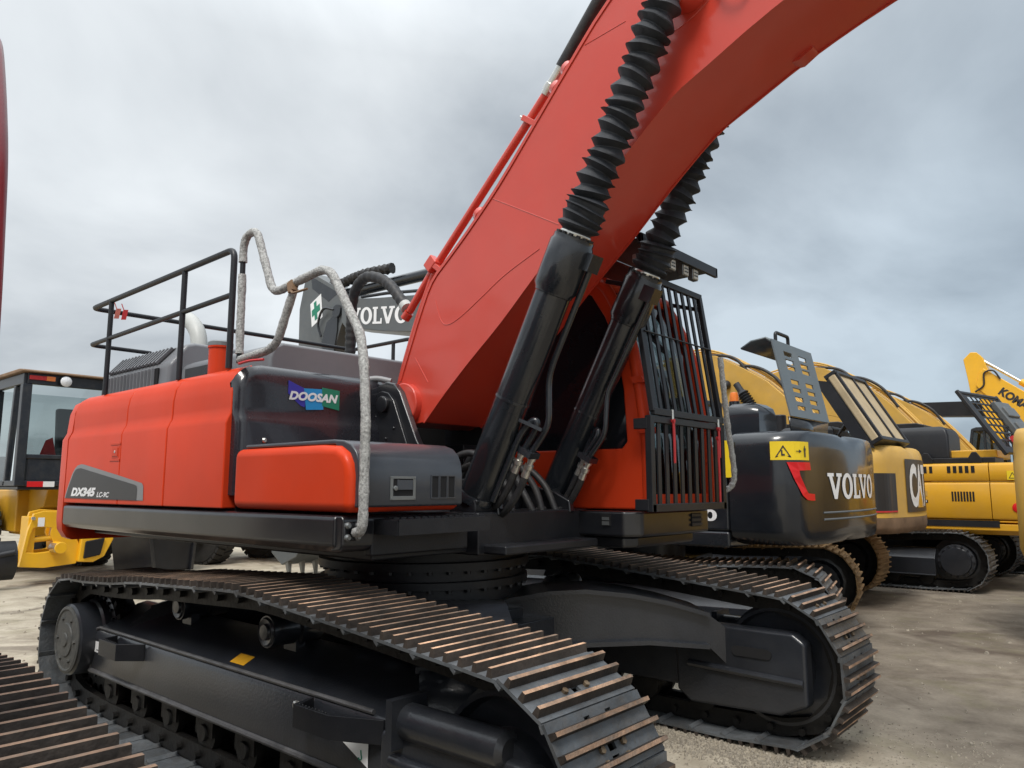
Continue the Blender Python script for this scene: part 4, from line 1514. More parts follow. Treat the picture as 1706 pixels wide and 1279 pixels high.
# roof guard with louvre slats, visor and work lamps
m = MB()
m.prism([(1.60, 3.245), (1.612, 3.25), (1.612, 3.315), (1.56, 3.325), (.40, 3.325), (.40, 3.31), (1.56, 3.305)], 'y', .40, .43)
m.prism([(1.60, 3.245), (1.612, 3.25), (1.612, 3.315), (1.56, 3.325), (.40, 3.325), (.40, 3.31), (1.56, 3.305)], 'y', 1.49, 1.52)
m.box(1.585, 1.612, .40, 1.52, 3.245, 3.318)
m.box(1.20, 1.59, .43, 1.49, 3.285, 3.297)
m.box(.40, .43, .40, 1.52, 3.26, 3.318)
for x, y in ((.5, .47), (1.15, .47), (.5, 1.45), (1.15, 1.45)):
    m.box(x - .02, x + .02, y - .02, y + .02, 3.12, 3.30)
m.bar((1.20, .46, 3.16), (1.42, .42, 3.31), .02, .02)
roof_guard = part(m, 'roof_guard', BLKM, bevel=.004)
m = MB()
for k in range(8):
    x = .50 + k * .09
    m.obox((x, .96, 3.285), (.042, 0, .016), (0, .53, 0), (-.002, 0, .005))
part(m, 'roof_slat', CYL, roof_guard)
for y in (.86, 1.05, 1.20):
    m = MB()
    m.obox((1.565, y, 3.205), (.022, 0, 0), (0, .042, 0), (0, 0, .042))
    m.box(1.553, 1.575, y - .01, y + .01, 3.24, 3.29)
    wlp = part(m, 'work_lamp', SILVER, roof_guard, bevel=.006)
    m = MB()
    m.obox((1.589, y, 3.205), (.003, 0, 0), (0, .034, 0), (0, 0, .034))
    for d_ in (-.012, .012):
        m.box(1.591, 1.594, y - .026, y + .026, 3.205 + d_ - .004, 3.205 + d_ + .004, 1)
    part(m, 'lamp_lens', [LAMPY, BLKM], wlp)
for y in (.62, .74):
    m = MB()
    m.box(1.42, 1.47, y - .03, y + .03, 3.19, 3.25)
    part(m, 'work_lamp', LAMPW, roof_guard, bevel=.008)
# straps, hook and the white sleeve at the door side
for y, z0, ln, mat in ((.715, 2.075, .27, TAGRED), (1.385, 2.06, .20, TAGRED), (1.365, 1.99, .45, TAGRED)):
    m = MB()
    m.prism([(y - .012, z0), (y + .014, z0), (y + .02, z0 - ln * .5), (y + .016, z0 - ln), (y - .004, z0 - ln), (y - .006, z0 - ln * .5)], 'x', gx + .028, gx + .034)
    m.lathe([(.014, 0), (.014, .02)], (gx + .02, y, z0 + .01), (1, 0, 0), 10)
    part(m, 'strap', mat, lower_guard)
m = MB()
m.tube([(gx + .025, .715, 2.16), (gx + .028, .715, 2.08)], .009, 8)
m.tube([(gx + .025, 1.39, 2.14), (gx + .028, 1.39, 2.06)], .009, 8)
part(m, 'guard_pin', CHROME, lower_guard)
m = MB()
P = dense(smooth([(1.615, 1.50, 2.62), (1.63, 1.51, 2.35), (1.64, 1.53, 2.1), (1.65, 1.56, 1.90), (1.655, 1.575, 1.74), (1.64, 1.56, 1.66), (1.60, 1.53, 1.62)], 8), .02)
m.tube(P, .02, 12, rf=lambda i, k: .021 + .002 * math.sin(i * 1.3) + .0015 * math.sin(i * 2.7 + k))
part(m, 'door_rail_sleeve', WRAP, EX)
for c in (T, B):
    pass

# ================================================================== the machine parked close on the left
NB = thing('excavator', 'orange red excavator cropped at the left edge, its cab pillar and muddy near track showing', 'excavator', (.48, -4.63, 0), R(-2))


def copy_tree(o, parent, skip=()):
    c = o.copy()
    COL.objects.link(c)
    c.parent = parent
    for ch in list(o.children):
        if ch.name.split('.')[0] in skip:
            continue
        copy_tree(ch, c, skip)
    return c


SKIP = ('model_panel', 'logo_patch', 'logo_lettering', 'wiper_arm', 'front_skirt')
for o in NEIGHBOR_PARTS:
    if o.parent == EX and not o.name.startswith('cab_base'):
        c = copy_tree(o, NB, SKIP)
        k = o.name.split('.')[0]
        if k in ('track_chain', 'track_frame', 'idler_yoke', 'idler', 'sprocket', 'travel_motor', 'carrier_roller', 'track_roller', 'frame_step', 'car_body', 'carbody_leg', 'slewing_ring'):
            c.location.x += .56
            c.location.y += .13
            c.location.z -= .04
        else:
            c.location.x -= .10
            c.location.z -= .13
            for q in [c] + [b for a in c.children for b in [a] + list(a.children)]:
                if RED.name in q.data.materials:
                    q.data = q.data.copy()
                    q.data.materials[0] = SHADED_RED


# ================================================================== machines parked behind
def curve_map(outline):
    """outline [(x, y)] -> function of (arc length, z, lift)"""
    P = [Vector(p) for p in outline]
    ln = [0]
    for a, b in zip(P, P[1:]):
        ln.append(ln[-1] + (b - a).length)

    def fn(s_, z, lift=0.004):
        s_ = max(0, min(ln[-1] - 1e-6, s_))
        for i in range(len(P) - 1):
            if ln[i + 1] >= s_:
                d = (P[i + 1] - P[i]).normalized()
                p = P[i].lerp(P[i + 1], (s_ - ln[i]) / (ln[i + 1] - ln[i]))
                # blend the normal with the neighbours so the lift is continuous
                nn = Vector((d.y, -d.x)) * fn.sign
                return Vector((p.x + nn.x * lift, p.y + nn.y * lift, z))
    fn.total = ln[-1]
    fn.sign = 1
    return fn


def arc_outline(xr, xc, hw, n=14, corner=.28, bulge=.14, x_front=None):
    """counterweight outline seen from above, starting on the +y side (x grows towards the nose); rear at xr"""
    pts = [(xc, hw)]
    x0 = xr + bulge
    for k in range(7):
        a = R(90) * k / 6
        pts.append((x0 + corner - corner * math.sin(a), hw - corner + corner * math.cos(a)))
    m_ = hw - corner
    for k in range(1, n):
        y = m_ - 2 * m_ * k / n
        pts.append((x0 - bulge * (1 - (y / m_) ** 2), y))
    for k in range(7):
        a = R(90) * (1 - k / 6)
        pts.append((x0 + corner - corner * math.sin(a), -hw + corner - corner * math.cos(a)))
    pts.append((xc, -hw))
    return pts


BG_SHOES = {}


def bg_tracks(root, gauge, wd, xs, xi, r, mats, frame_mat, key, n=46, sides=(1, -1), top_sag=.04, hub=True, yaw=0, off=(0, 0), far=None):
    before = set(root.children)
    if key not in BG_SHOES:
        P = loop_points([(0, r * 2 + .04)], xs, r + .04, r, xi, r + .04, r, .04)
        BG_SHOES[key] = shoe_mesh('track_shoe', (2 * (xi - xs) + 2 * math.pi * r) / n, wd, mats, big=False)
    top = [(xs + (xi - xs) * t_, 2 * r + .045 - top_sag * math.sin(math.pi * t_ * 2) ** 2) for t_ in (.12, .25, .38, .5, .62, .75, .88)]
    P = loop_points(top, xs, r + .04, r, xi, r + .04, r, .04)
    for sy in sides:
        yc = sy * gauge
        shoe = BG_SHOES[key]
        if far and sy < 0:
            shoe = shoe.copy()
            shoe.materials.clear()
            for q in far:
                shoe.materials.append(q)
        make_track(root, yc, P, n, shoe, CHAIN)
        m = MB()
        pr = [(yc - .26, r * .55), (yc - .26, r * 1.15), (yc - .12, r * 1.5), (yc + .12, r * 1.5), (yc + .26, r * 1.15), (yc + .26, r * .55)]
        m.prism(pr, 'x', xs + .30, xi - .28)
        m.tube([(xs + .3, yc + .27, r * .56), (xi - .28, yc + .27, r * .56)], .016, 6)
        m.tube([(xs + .3, yc - .27, r * .56), (xi - .28, yc - .27, r * .56)], .016, 6)
        m.build('track_frame', frame_mat, root, bevel=.01)
        for xx, nm in ((xs, 'sprocket'), (xi, 'idler')):
            m = MB()
            m.lathe([(.05, -.2), (r * .55, -.19), (r * .62, -.08), (r * .82, -.07), (r * .84, .07), (r * .62, .08), (r * .55, .19), (.05, .2)], (xx, yc, r + .04), (0, 1, 0), 32)
            if hub and nm == 'sprocket':
                for s2 in (-1, 1):
                    m.lathe([(r * .60, .16), (r * .60, .24), (r * .50, .25), (r * .48, .30), (.05, .31)], (xx, yc, r + .04), (0, s2, 0), 28)
                    for k in range(16):
                        a = 2 * math.pi * k / 16
                        m.lathe([(.018, .24), (.018, .262)], (xx + r * .55 * math.cos(a), yc, r + .04 + r * .55 * math.sin(a)), (0, s2, 0), 6)
            m.build(nm, frame_mat, root)
        for k in range(7):
            m = MB()
            m.lathe([(.05, -.2), (.10, -.19), (.10, .19), (.05, .2)], (xs + .45 + k * (xi - xs - .9) / 6, yc, .19), (0, 1, 0), 14)
            m.build('track_roller', CHAIN, root)
    m = MB()
    m.box(-.7, .7, -gauge + .2, gauge - .2, .42, .80)
    m.lathe([(.6, .8), (.62, .8), (.62, 1.1)], (0, 0, 0), (0, 0, 1), 32)
    m.build('car_body', frame_mat, root)
    if yaw or off != (0, 0):
        for o in root.children:
            if o not in before:
                o.rotation_euler.z = R(yaw)
                o.location = (off[0], off[1], 0)


def bg_boom(root, prof_b, prof_t, hw, mat, name='boom', lip=True):
    m = MB()
    m.prism(prof_b + prof_t, 'y', -hw, hw)
    b = m.build(name, mat, root, bevel=.01, sharp=30)
    return b


def bg_cab(root, x0, x1, y0, y1, z0, z1, mat, rake=.25):
    """open cab frame with posts, roof and panes"""
    m = MB()
    for y in (y0 + .04, y1 - .04):
        m.bar((x1, y, z0), (x1, y, z0 + .5), .08, .08)
        m.bar((x1, y, z0 + .5), (x1 - rake, y, z1), .08, .08)
        m.bar((x0, y, z0), (x0, y, z1), .09, .09)
        m.bar(((x0 + x1) / 2, y, z0), ((x0 + x1) / 2, y, z1), .07, .07)
        m.bar((x0, y, z0 + .35), (x1, y, z0 + .35), .06, .7, (0, 0, 1))
    m.box(x0, x1, y0, y1, z0 - .05, z0)
    m.prism([(x0 - .05, z1 - .02), (x1 - rake + .05, z1 - .02), (x1 - rake + .02, z1 + .06), (x1 - rake - .1, z1 + .10), (x0 + .1, z1 + .10), (x0 - .05, z1 + .06)], 'y', y0, y1)
    c = m.build('cab', mat, root, bevel=.02)
    for y in (y0 + .04, y1 - .04):
        m = MB()
        m.add([(x0, y, z0 + .7), (x1, y, z0 + .7), (x1 - rake, y, z1), (x0, y, z1)], [(0, 1, 2, 3)])
        m.build('side_window', GLASSD, c)
    m = MB()
    m.add([(x1, y0 + .06, z0 + .5), (x1, y1 - .06, z0 + .5), (x1 - rake, y1 - .06, z1), (x1 - rake, y0 + .06, z1)], [(0, 1, 2, 3)])
    m.build('windscreen', GLASSD, c)
    m = MB()
    m.add([(x0, y0 + .06, z0 + .6), (x0, y1 - .06, z0 + .6), (x0, y1 - .06, z1), (x0, y0 + .06, z1)], [(0, 1, 2, 3)])
    m.build('rear_window', GLASSD, c)
    m = MB()
    m.obox(((x0 + x1) / 2 - .15, (y0 + y1) / 2, z0 + .55), (.22, 0, 0), (0, .24, 0), (0, 0, .08))
    m.obox(((x0 + x1) / 2 - .38, (y0 + y1) / 2, z0 + .95), (.06, 0, 0), (0, .24, 0), (-.04, 0, .38))
    m.build('driver_seat', INTERIOR, c, bevel=.03)
    return c


def curved_hose(root, pts, r, mat=HOSE, name='hydraulic_hose'):
    return MB().tube(smooth(pts, 8), r, 10).build(name, mat, root)


# ---- grey and charcoal excavator, nose to the left, its counterweight beside the orange cab
VO = thing('excavator', 'charcoal excavator with grey boom, white lettering on its counterweight and a raised perforated hood', 'excavator', (-.76, 4.55, 0), R(180))
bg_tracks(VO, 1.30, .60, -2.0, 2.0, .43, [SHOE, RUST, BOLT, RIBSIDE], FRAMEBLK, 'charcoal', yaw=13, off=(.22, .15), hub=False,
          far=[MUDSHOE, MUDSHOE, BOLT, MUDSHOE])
ol = arc_outline(-2.36, -1.62, 1.36, corner=.30, bulge=.09)
m = MB()
m.loft(ol, [(1.10, .16), (1.12, .08), (1.18, .02), (1.25, 0), (2.02, 0), (2.10, .02), (2.15, .06), (2.18, .13), (2.19, .3)])
vcw = m.build('counterweight', NAVY, VO, sharp=45)
cm = curve_map(ol)
cm.sign = 1
for z in (1.335, 1.40):
    m = MB()
    m.tube([cm(s_, z, -.004) for s_ in [1.1 + k * .06 for k in range(36)]], .012, 6)
    m.build('counterweight_groove', VGREY, vcw)  # lighter grey ridge, paints the highlight of the groove band
decal('counterweight_lettering', WHITE, vcw, slab_word(), lambda u, v: cm(1.21 + u * 1.52, 1.53 + v * .255, .006))
# caution sticker
o = decal('caution_sticker', YSTICK, vcw, ([(i / 6, j) for j in (0, 1) for i in range(7)], [(i, i + 1, i + 8, i + 7) for i in range(6)]), lambda u, v: cm(.42 + u * .44, 1.90 + v * .175, .005))
tri = ([(0, 0), (1, 0), (.5, 1), (.14, .10), (.86, .10), (.5, .82)], [(0, 1, 4, 3), (1, 2, 5, 4), (2, 0, 3, 5)])
decal('sticker_mark', DECALBLK, o, tri, lambda u, v: cm(.46 + u * .15, 1.925 + v * .115, .008))
decal('sticker_mark', DECALBLK, o, polyf([(0, 0), (1, 0), (1, .3), (.4, .3), (.4, 1), (0, 1)]), lambda u, v: cm(.515 + u * .035, 1.942 + v * .05, .008))
decal('sticker_mark', DECALBLK, o, polyf([(0, .4), (.5, .4), (.5, 0), (1, .5), (.5, 1), (.5, .6), (0, .6)]), lambda u, v: cm(.66 + u * .07, 1.965 + v * .035, .008))
decal('sticker_mark', DECALBLK, o, polyf([(.2, 0), (.8, 0), (.8, .5), (1, .75), (.7, .8), (.65, 1), (.35, 1), (.3, .8), (0, .75), (.2, .5)]), lambda u, v: cm(.76 + u * .045, 1.93 + v * .105, .008))
# red bracket-shaped reflector
rcv = [(0, 1), (.27, 1), (.55, 1), (.82, 1), (.86, .80), (.58, .79), (.34, .78), (.36, .66), (.60, .26), (.68, .19), (.84, .18), (1, .17), (1, 0), (.82, 0), (.60, .02), (.42, .14), (.18, .56), (.07, .80)]
decal('tail_reflector', VRED, vcw, (rcv, [(0, 1, 6, 17), (1, 2, 5, 6), (2, 3, 4, 5), (17, 6, 7, 16), (16, 7, 8, 15), (15, 8, 9, 14), (14, 9, 10, 13), (13, 10, 11, 12)]), lambda u, v: cm(.56 + u * .36, 1.52 + v * .36, .014))
# body, hood deck, cab, air intake
m = MB()
m.box(-1.60, 1.8, -1.36, 1.36, 1.06, 1.22)
m.box(-1.60, -.55, .55, 1.355, 1.22, 2.06)
m.box(-1.60, 1.6, -1.355, -.45, 1.22, 2.02)
m.box(-1.60, -.55, -.45, .55, 1.22, 2.10)
body = m.build('upper_body', NAVY, VO, bevel=.03, seg=3)
decal('model_lettering', WHITE, body, letters('300', 0, .03), lambda u, v: Vector((-1.06 - u * .42, 1.3605, 1.315 + v * .115)))
m = MB()
m.box(-1.93, -1.905, 1.36, 1.372, 1.72, 2.13) if False else m.box(-1.68, -1.52, 1.362, 1.374, 1.74, 2.10)
m.build('yellow_stripe', YSTICK, VO)
m = MB()
m.loft([(-1.80, .55), (-1.80, 1.0), (-1.47, 1.05), (-1.37, .9), (-1.37, .5)], [(2.10, 0), (2.38, 0), (2.46, .03), (2.5, .1)])
m.build('air_intake_cover', NAVY, VO, sharp=50)
m = MB()
m.lathe([(.05, 2.6), (.05, 2.66), (.04, 2.70), (.0, 2.71)], (-1.25, .35, 0), (0, 0, 1), 16)
m.lathe([(.06, 2.5), (.06, 2.6)], (-1.25, .35, 0), (0, 0, 1), 16, 1)
m.box(-1.60, -1.3, .2, .5, 2.1, 2.5, 1)
m.build('warning_beacon', [AMBER, NAVY], VO)
bg_cab(VO, -.45, 1.35, .45, 1.36, 1.30, 2.95, NAVY)
# raised perforated hood: hinged on the near edge of the counterweight top
hb, ht = Vector((-1.93, .52, 2.38)), Vector((-1.775, .55, 3.20))
hv = (ht - hb)
hl = hv.length
hv.normalize()
hu = Vector((0, -1, 0))
hn = hu.cross(hv).normalized()
us = [0, .26, .50, .70, .94, 1.18]
vsn = [0, .10, .155, .20, .255, .31, .365, .42, .475, .56, .60, .63, .67, .70, .745, .84]
hol = {(i, j) for i in (1, 3) for j in (1, 3, 5, 7, 10, 12)} - set()
vsn = [0, .09, .135, .185, .235, .29, .335, .38, .43, .54, .585, .61, .66, .70, .75, .855]
hol = {(i, j) for i in (1, 3) for j in (1, 3, 5, 7, 9, 11, 13)}
m = MB()
m.plate(hb, hu, hv, hn, us, vsn, hol, .018)
hood = m.build('raised_hood', HATCHGREY, VO, bevel=.004)
m = MB()
q0, q1 = ht, ht + hu * 1.18
m.add([q0, q1, q1 + Vector((.05, 0, .05)), q0 + Vector((.05, 0, .05)), q0 + Vector((.22, 0, .03)), q1 + Vector((.22, 0, .03)),
       q0 + Vector((.34, 0, -.04)), q1 + Vector((.34, 0, -.04))], [(0, 1, 2, 3), (3, 2, 5, 4), (4, 5, 7, 6)])
hf = m.build('hood_lip', HATCHGREY, hood)
sm = hf.modifiers.new('thickness', 'SOLIDIFY')
sm.thickness = .02
m = MB()
m.add([hb, hb + hu * 1.18, hb + hu * 1.12 + Vector((.0, 0, -.20)), hb + hu * .06 + Vector((.0, 0, -.20)), hb + hu * 1.12 + Vector((.25, 0, -.26)), hb + hu * .06 + Vector((.25, 0, -.26))], [(0, 1, 2, 3), (3, 2, 4, 5)])
hk = m.build('hood_skirt', NAVY, hood)
hk.modifiers.new('thickness', 'SOLIDIFY').thickness = .02
m = MB()
m.tube(rounded([ht + hu * .22 + Vector((.03, 0, .03)), ht + hu * .22 + Vector((.03, 0, .13)), ht + hu * .58 + Vector((.03, 0, .13)), ht + hu * .58 + Vector((.03, 0, .03))], .04), .02, 10)
m.build('hood_handle', BLKM, hood)
# boom, stick, cylinders, bucket (far left, seen between the rails and the boom)
vb = [(.2, 1.6), (1.1, 2.5), (2.2, 3.6), (3.2, 4.1), (4.0, 4.13), (5.0, 4.28), (6.1, 4.50), (6.22, 4.62)]
vt = [(6.22, 4.92), (6.05, 5.02), (5.2, 4.90), (4.2, 4.78), (3.2, 4.75), (2.2, 4.45), (1.3, 3.7), (.4, 2.6), (-.1, 1.9)]
vboom = bg_boom(VO, vb, vt, .30, VGREY)
decal('boom_lettering', WHITE, vboom, slab_word(), lambda u, v: Vector((6.02 - u * 1.62, .306, 4.54 + v * .30 - (u * 1.62) * .125)))
m = MB()
m.tube([(5.9, .1, 5.07), (5.2, .1, 5.02), (4.2, .1, 4.90), (3.0, .1, 4.86)], .03, 8)
m.build('boom_pipe', NAVY, vboom)
m = MB()
m.lathe([(.10, 0), (.10, 2.6), (.07, 2.62)], (4.0, .0, 5.2), (.995, 0, .02), 16)
m.build('arm_cylinder', NAVY, VO)
m = MB()
m.tube(dense(smooth([(5.0, .16, 5.42), (5.8, .18, 5.45), (6.6, .12, 5.42), (7.2, .1, 5.50)]), .04), .09, 10, rf=lambda i, k: .085 + .018 * math.sin(i * 1.9 + k))
m.build('wrapped_hose', HOSE, VO)
m = MB()
st_p = [(6.35, 4.55), (6.1, 4.95), (6.35, 5.25), (7.35, 5.78), (7.55, 5.70), (7.72, 5.10), (7.70, 4.0), (7.40, 2.2), (7.22, 1.3), (7.0, 1.28), (6.95, 2.0), (6.75, 3.3), (6.55, 4.1)]
m.prism(st_p, 'y', -.22, .22)
stick = m.build('stick', VGREY, VO, bevel=.015)
m = MB()
m.add([(6.45, .2235, 5.22), (7.35, .2235, 5.70), (7.30, .2235, 5.45), (6.75, .2235, 5.10)], [(0, 1, 2, 3)])
m.build('stick_plate', NAVY, stick)
m = MB()
m.prism([(6.42, 4.5), (6.42, 4.85), (6.75, 4.7), (6.9, 4.3), (6.72, 3.9), (6.55, 3.9)], 'y', .22, .25)
m.lathe([(.12, 0), (.12, .06)], (6.42, .22, 4.86), (0, 1, 0), 16)
m.tube(smooth([(6.5, .27, 4.9), (6.8, .3, 4.95), (6.98, .28, 4.7), (6.9, .26, 4.45)]), .025, 6)
m.build('stick_pivot', NAVY, stick)
o = decal('cross_sticker', WHITE, stick, polyf([(.18, 0), (1, .25), (.82, 1), (0, .75)]), lambda u, v: Vector((7.34 - u * .42, .226, 4.68 + v * .62)))
decal('cross_mark', GREEN, o, polyf([(.42, .18), (.62, .24), (.57, .42), (.80, .49), (.75, .70), (.52, .63), (.47, .82), (.28, .76), (.33, .58), (.14, .52), (.19, .31), (.37, .37)]), lambda u, v: Vector((7.34 - u * .42, .229, 4.68 + v * .62)))
m = MB()
m.prism([(6.7, 1.15), (7.4, 1.25), (7.75, .85), (7.7, .45), (7.35, .25), (6.9, .42), (6.6, .8)], 'y', -.62, .62)
bkt = m.build('bucket', VGREY, VO, bevel=.02)
for k in range(5):
    m = MB()
    y = -.56 + k * .28
    m.add([(7.35, y - .07, .62), (7.35, y + .07, .62), (7.20, y + .07, .62), (7.20, y - .07, .62), (7.20, y - .02, .06), (7.20, y + .02, .06), (7.15, y + .02, .06), (7.15, y - .02, .06)],
          [(0, 1, 2, 3), (4, 5, 6, 7), (0, 1, 5, 4), (1, 2, 6, 5), (2, 3, 7, 6), (3, 0, 4, 7)])
    m.build('bucket_tooth', SILVER, bkt)
# white sleeve and hanging door glass bits near its step
# ---- tan and yellow excavator behind it
CT = thing('excavator', 'dusty tan yellow excavator, black panels on its counterweight and a beige engine hood propped open', 'excavator', (-1.65, 8.05, 0), R(180))
bg_tracks(CT, 1.06, .60, -1.80, 1.85, .46, [MUDSHOE, MUDSHOE, BOLT, MUDSHOE], FRAMEBLK, 'muddy', hub=False)
ol = arc_outline(-3.08, -2.2, 1.27, corner=.40, bulge=.12)
m = MB()
m.loft(ol, [(1.03, .14), (1.05, .06), (1.12, 0), (1.24, 0)], 1)
m.loft(ol, [(1.243, 0), (1.30, .012), (1.94, .012), (2.03, .02), (2.12, .07), (2.18, .16), (2.21, .30)], 0)
ccw = m.build('counterweight', [TANYEL, BROWN], CT, sharp=45)
cm2 = curve_map(ol)
cm2.sign = 1


def band(n, f):
    return ([(i / n, j) for j in (0, 1) for i in range(n + 1)], [(i, i + 1, i + n + 2, i + n + 1) for i in range(n)])


decal('counterweight_panel', DECALBLK, ccw, band(8, 0), lambda u, v: cm2(.62 + u * .46, 1.33 + v * .50, .004))
decal('panel_stripe', TAGRED, ccw, band(8, 0), lambda u, v: cm2(.62 + u * .46, 1.315 + v * .02, .0045))
lp = decal('lettering_panel', DECALBLK, ccw, band(10, 0), lambda u, v: cm2(1.36 + u * 1.2, 1.31 + v * .72, .004))
decal('panel_lettering', WHITE, lp, letters('CAT', 0, .04, .95), lambda u, v: cm2(1.47 + u * .84, 1.37 + v * .60, .008))
decal('panel_triangle', YEL, lp, polyf([(0, 0), (1, 0), (.5, 1)]), lambda u, v: cm2(1.74 + u * .32, 1.365 + v * .27, .010))
m = MB()
m.box(-2.15, 1.9, -1.27, 1.27, 1.06, 1.26)
m.box(-2.15, -.4, .45, 1.265, 1.26, 2.06)
m.box(-2.15, 1.7, -1.265, -.45, 1.26, 2.05)
m.box(-2.15, -.4, -.45, .45, 1.26, 2.15)
m.build('upper_body', TANYEL, CT, bevel=.04, seg=3)
bg_cab(CT, -.30, 1.5, .35, 1.26, 1.30, 2.95, BLKM)
# propped hood: a deep tray leaning back, beige inside, dark rubber seal round it
p0, p1 = Vector((-2.86, 1.12, 2.26)), Vector((-2.32, 1.12, 3.20))
hv = (p1 - p0)
hl = hv.length
hv.normalize()
hu = Vector((0, -1, 0))
hn = hu.cross(hv).normalized()
m = MB()
m.obox((p0 + p1) / 2 + hu * .70, hv * (hl / 2), hu * .70, hn * .06)
hd = m.build('propped_hood', TAN, CT, bevel=.03)
m = MB()
c_ = (p0 + p1) / 2 + hu * .70
for k in (-1, 1):
    m.obox(c_ + hu * .66 * k + hn * .0, hv * (hl / 2 + .02), hu * .03, hn * .09)
    m.obox(c_ + hv * (hl / 2) * k, hv * .03, hu * .70, hn * .09)
m.obox(c_ + hu * .05, hv * hl / 2, hu * .02, hn * .085)
m.build('hood_seal', BLKM, hd, bevel=.01)
m = MB()
m.obox(c_ - hu * .70 + Vector((.12, 0, -.08)), hv * (hl / 2), hu * .02, Vector((.10, 0, .02)))
m.tube([p0 + Vector((.55, -.2, .1)), c_ + Vector((.1, .0, .1))], .02, 8)
m.tube([p0 + Vector((.65, -.5, .1)), c_ + hu * .4 + Vector((.1, .0, .2))], .03, 8)
m.build('hood_stay', BLKM, hd)
m = MB()
m.loft([(-2.3, .3), (-2.3, 1.0), (-1.5, 1.0), (-1.5, .3)], [(2.1, 0), (2.45, .02), (2.5, .1)])
m.lathe([(.10, 2.4), (.10, 2.75)], (-1.3, .4, 0), (0, 0, 1), 16)
m.build('engine_cover', BLKM, CT, bevel=.02)
cb_ = [(.2, 1.6), (1.1, 2.5), (2.2, 3.5), (3.2, 3.9), (4.6, 3.9), (5.8, 3.6)]
ct_ = [(5.9, 3.95), (4.6, 4.5), (3.2, 4.7), (2.2, 4.4), (1.3, 3.65), (.4, 2.6), (-.1, 1.9)]
bg_boom(CT, cb_, ct_, .30, TANYEL)


# ---- yellow excavator seen side-on with its mesh hood up
def arched_boom(root, mat, s=1.0, dz=0.0, dx=0.0, hw=.32, hoses=True):
    b_ = [(.15, 1.55), (.55, 2.10), (1.0, 2.62), (1.5, 2.98), (2.2, 3.28), (3.0, 3.50), (3.9, 3.52), (5.0, 3.30), (6.0, 2.95)]
    t_ = [(6.05, 3.25), (5.0, 4.0), (4.0, 4.50), (3.2, 4.66), (2.6, 4.55), (2.0, 4.22), (1.5, 3.90), (1.1, 3.52), (.7, 3.05), (.25, 2.45), (-.1, 1.9)]
    f = lambda L_: [(dx + x * s, dz + z * s) for x, z in L_]
    bo = bg_boom(root, f(b_), f(t_), hw, mat)
    if hoses:
        for y, d in ((.12, .05), (.2, .09), (-.1, .05), (-.2, .08)):
            P = [(dx + (x - .03) * s, y, dz + z * s + d) for x, z in reversed(t_[2:])]
            curved_hose(bo, P, .022, mat, 'boom_pipe')
        for x in (1.5, 2.3):
            curved_hose(bo, [(dx + (x - .5) * s, .22, dz + s * (3.48 + (x - 1.5) * .55)), (dx + (x - .15) * s, .25, dz + s * (3.98 + (x - 1.5) * .55)), (dx + (x + .35) * s, .24, dz + s * (4.25 + (x - 1.5) * .40)), (dx + (x + 1.0) * s, .22, dz + s * (4.22 + (x - 1.5) * .42))], .035, HOSE, 'hydraulic_hose')
    return bo


YE = thing('excavator', 'bright yellow excavator standing side-on with seamed body panels and a black mesh hood raised', 'excavator', (-.55, 11.7, 0), R(180))
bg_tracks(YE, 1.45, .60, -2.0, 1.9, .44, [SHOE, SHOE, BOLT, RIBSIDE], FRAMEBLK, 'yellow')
m = MB()
m.box(-2.6, 1.9, -1.5, 1.5, 1.02, 1.12)
m.build('deck', BLKM, YE)
body = None
ys_ = 1.50
prof = lambda z0, z1, bl=.0: [(ys_ - .10, z0), (ys_, z0 + .05), (ys_, z1 - .04), (ys_ - .05, z1), (.4, z1), (.4, z0)]
for x0, x1, z0, z1 in ((-2.36, -1.56, 1.16, 1.735), (-2.36, -1.56, 1.745, 2.03), (-3.4, -2.37, 1.16, 1.735), (-3.4, -2.37, 1.745, 2.03), (-1.55, -.4, 1.16, 2.03)):
    pass
panels = MB()
for (x0, x1) in ((-2.505, -1.40), (-3.45, -2.515), (-1.39, -.3)):
    for z0, z1 in ((1.075, 1.135), (1.142, 1.730), (1.740, 2.030)):
        m = MB()
        bulge = .0 if z0 < 1.7 else -.012
        dr = .10 if z0 < 1.1 else 0
        m.prism([(ys_ - dr - .01, z0), (ys_ - dr * .2 + bulge, (z0 + z1) / 2), (ys_ - .02 + bulge, z1 - .03), (ys_ - .05 + bulge, z1), (.5, z1), (.5, z0)] if dr else
                [(ys_ - .015 + bulge, z0), (ys_ + bulge, z0 + .03), (ys_ + bulge, z1 - .05), (ys_ - .02 + bulge, z1 - .015), (ys_ - .06 + bulge, z1), (.5, z1), (.5, z0)], 'x', x0, x1)
        m.build('body_panel', YEL, YE, bevel=.006)
m = MB()
m.prism([(ys_ - .10, .90), (ys_ - .01, .97), (ys_ - .01, 1.07), (.5, 1.07), (.5, .90)], 'x', -3.45, -.3)
m.build('side_sill', YEL, YE, bevel=.01)
for k in range(3):
    m = MB()
    m.box(-1.50 - k * .085 - .045, -1.50 - k * .085, ys_ - .02, ys_ - .006, 1.875, 1.985)
    m.build('panel_louvre', DARK, YE)
for k in range(5):
    m = MB()
    m.box(-1.93 - k * .085 - .05, -1.93 - k * .085, ys_ - .02, ys_ - .006, 1.875, 1.985)
    m.build('panel_louvre', DARK, YE)
m = MB()
for k in range(8):
    m.box(-1.97 - k * .042 - .026, -1.97 - k * .042, ys_ - .005, ys_ + .005, 1.42, 1.575)
m.build('panel_louvre', DARK, YE)
m = MB()
m.box(-1.62, -1.45, ys_, ys_ + .004, 1.50, 1.585)
m.box(-1.62, -1.45, ys_, ys_ + .004, 1.39, 1.44, 1)
m.box(-1.60, -1.54, ys_ + .004, ys_ + .006, 1.40, 1.43, 2)
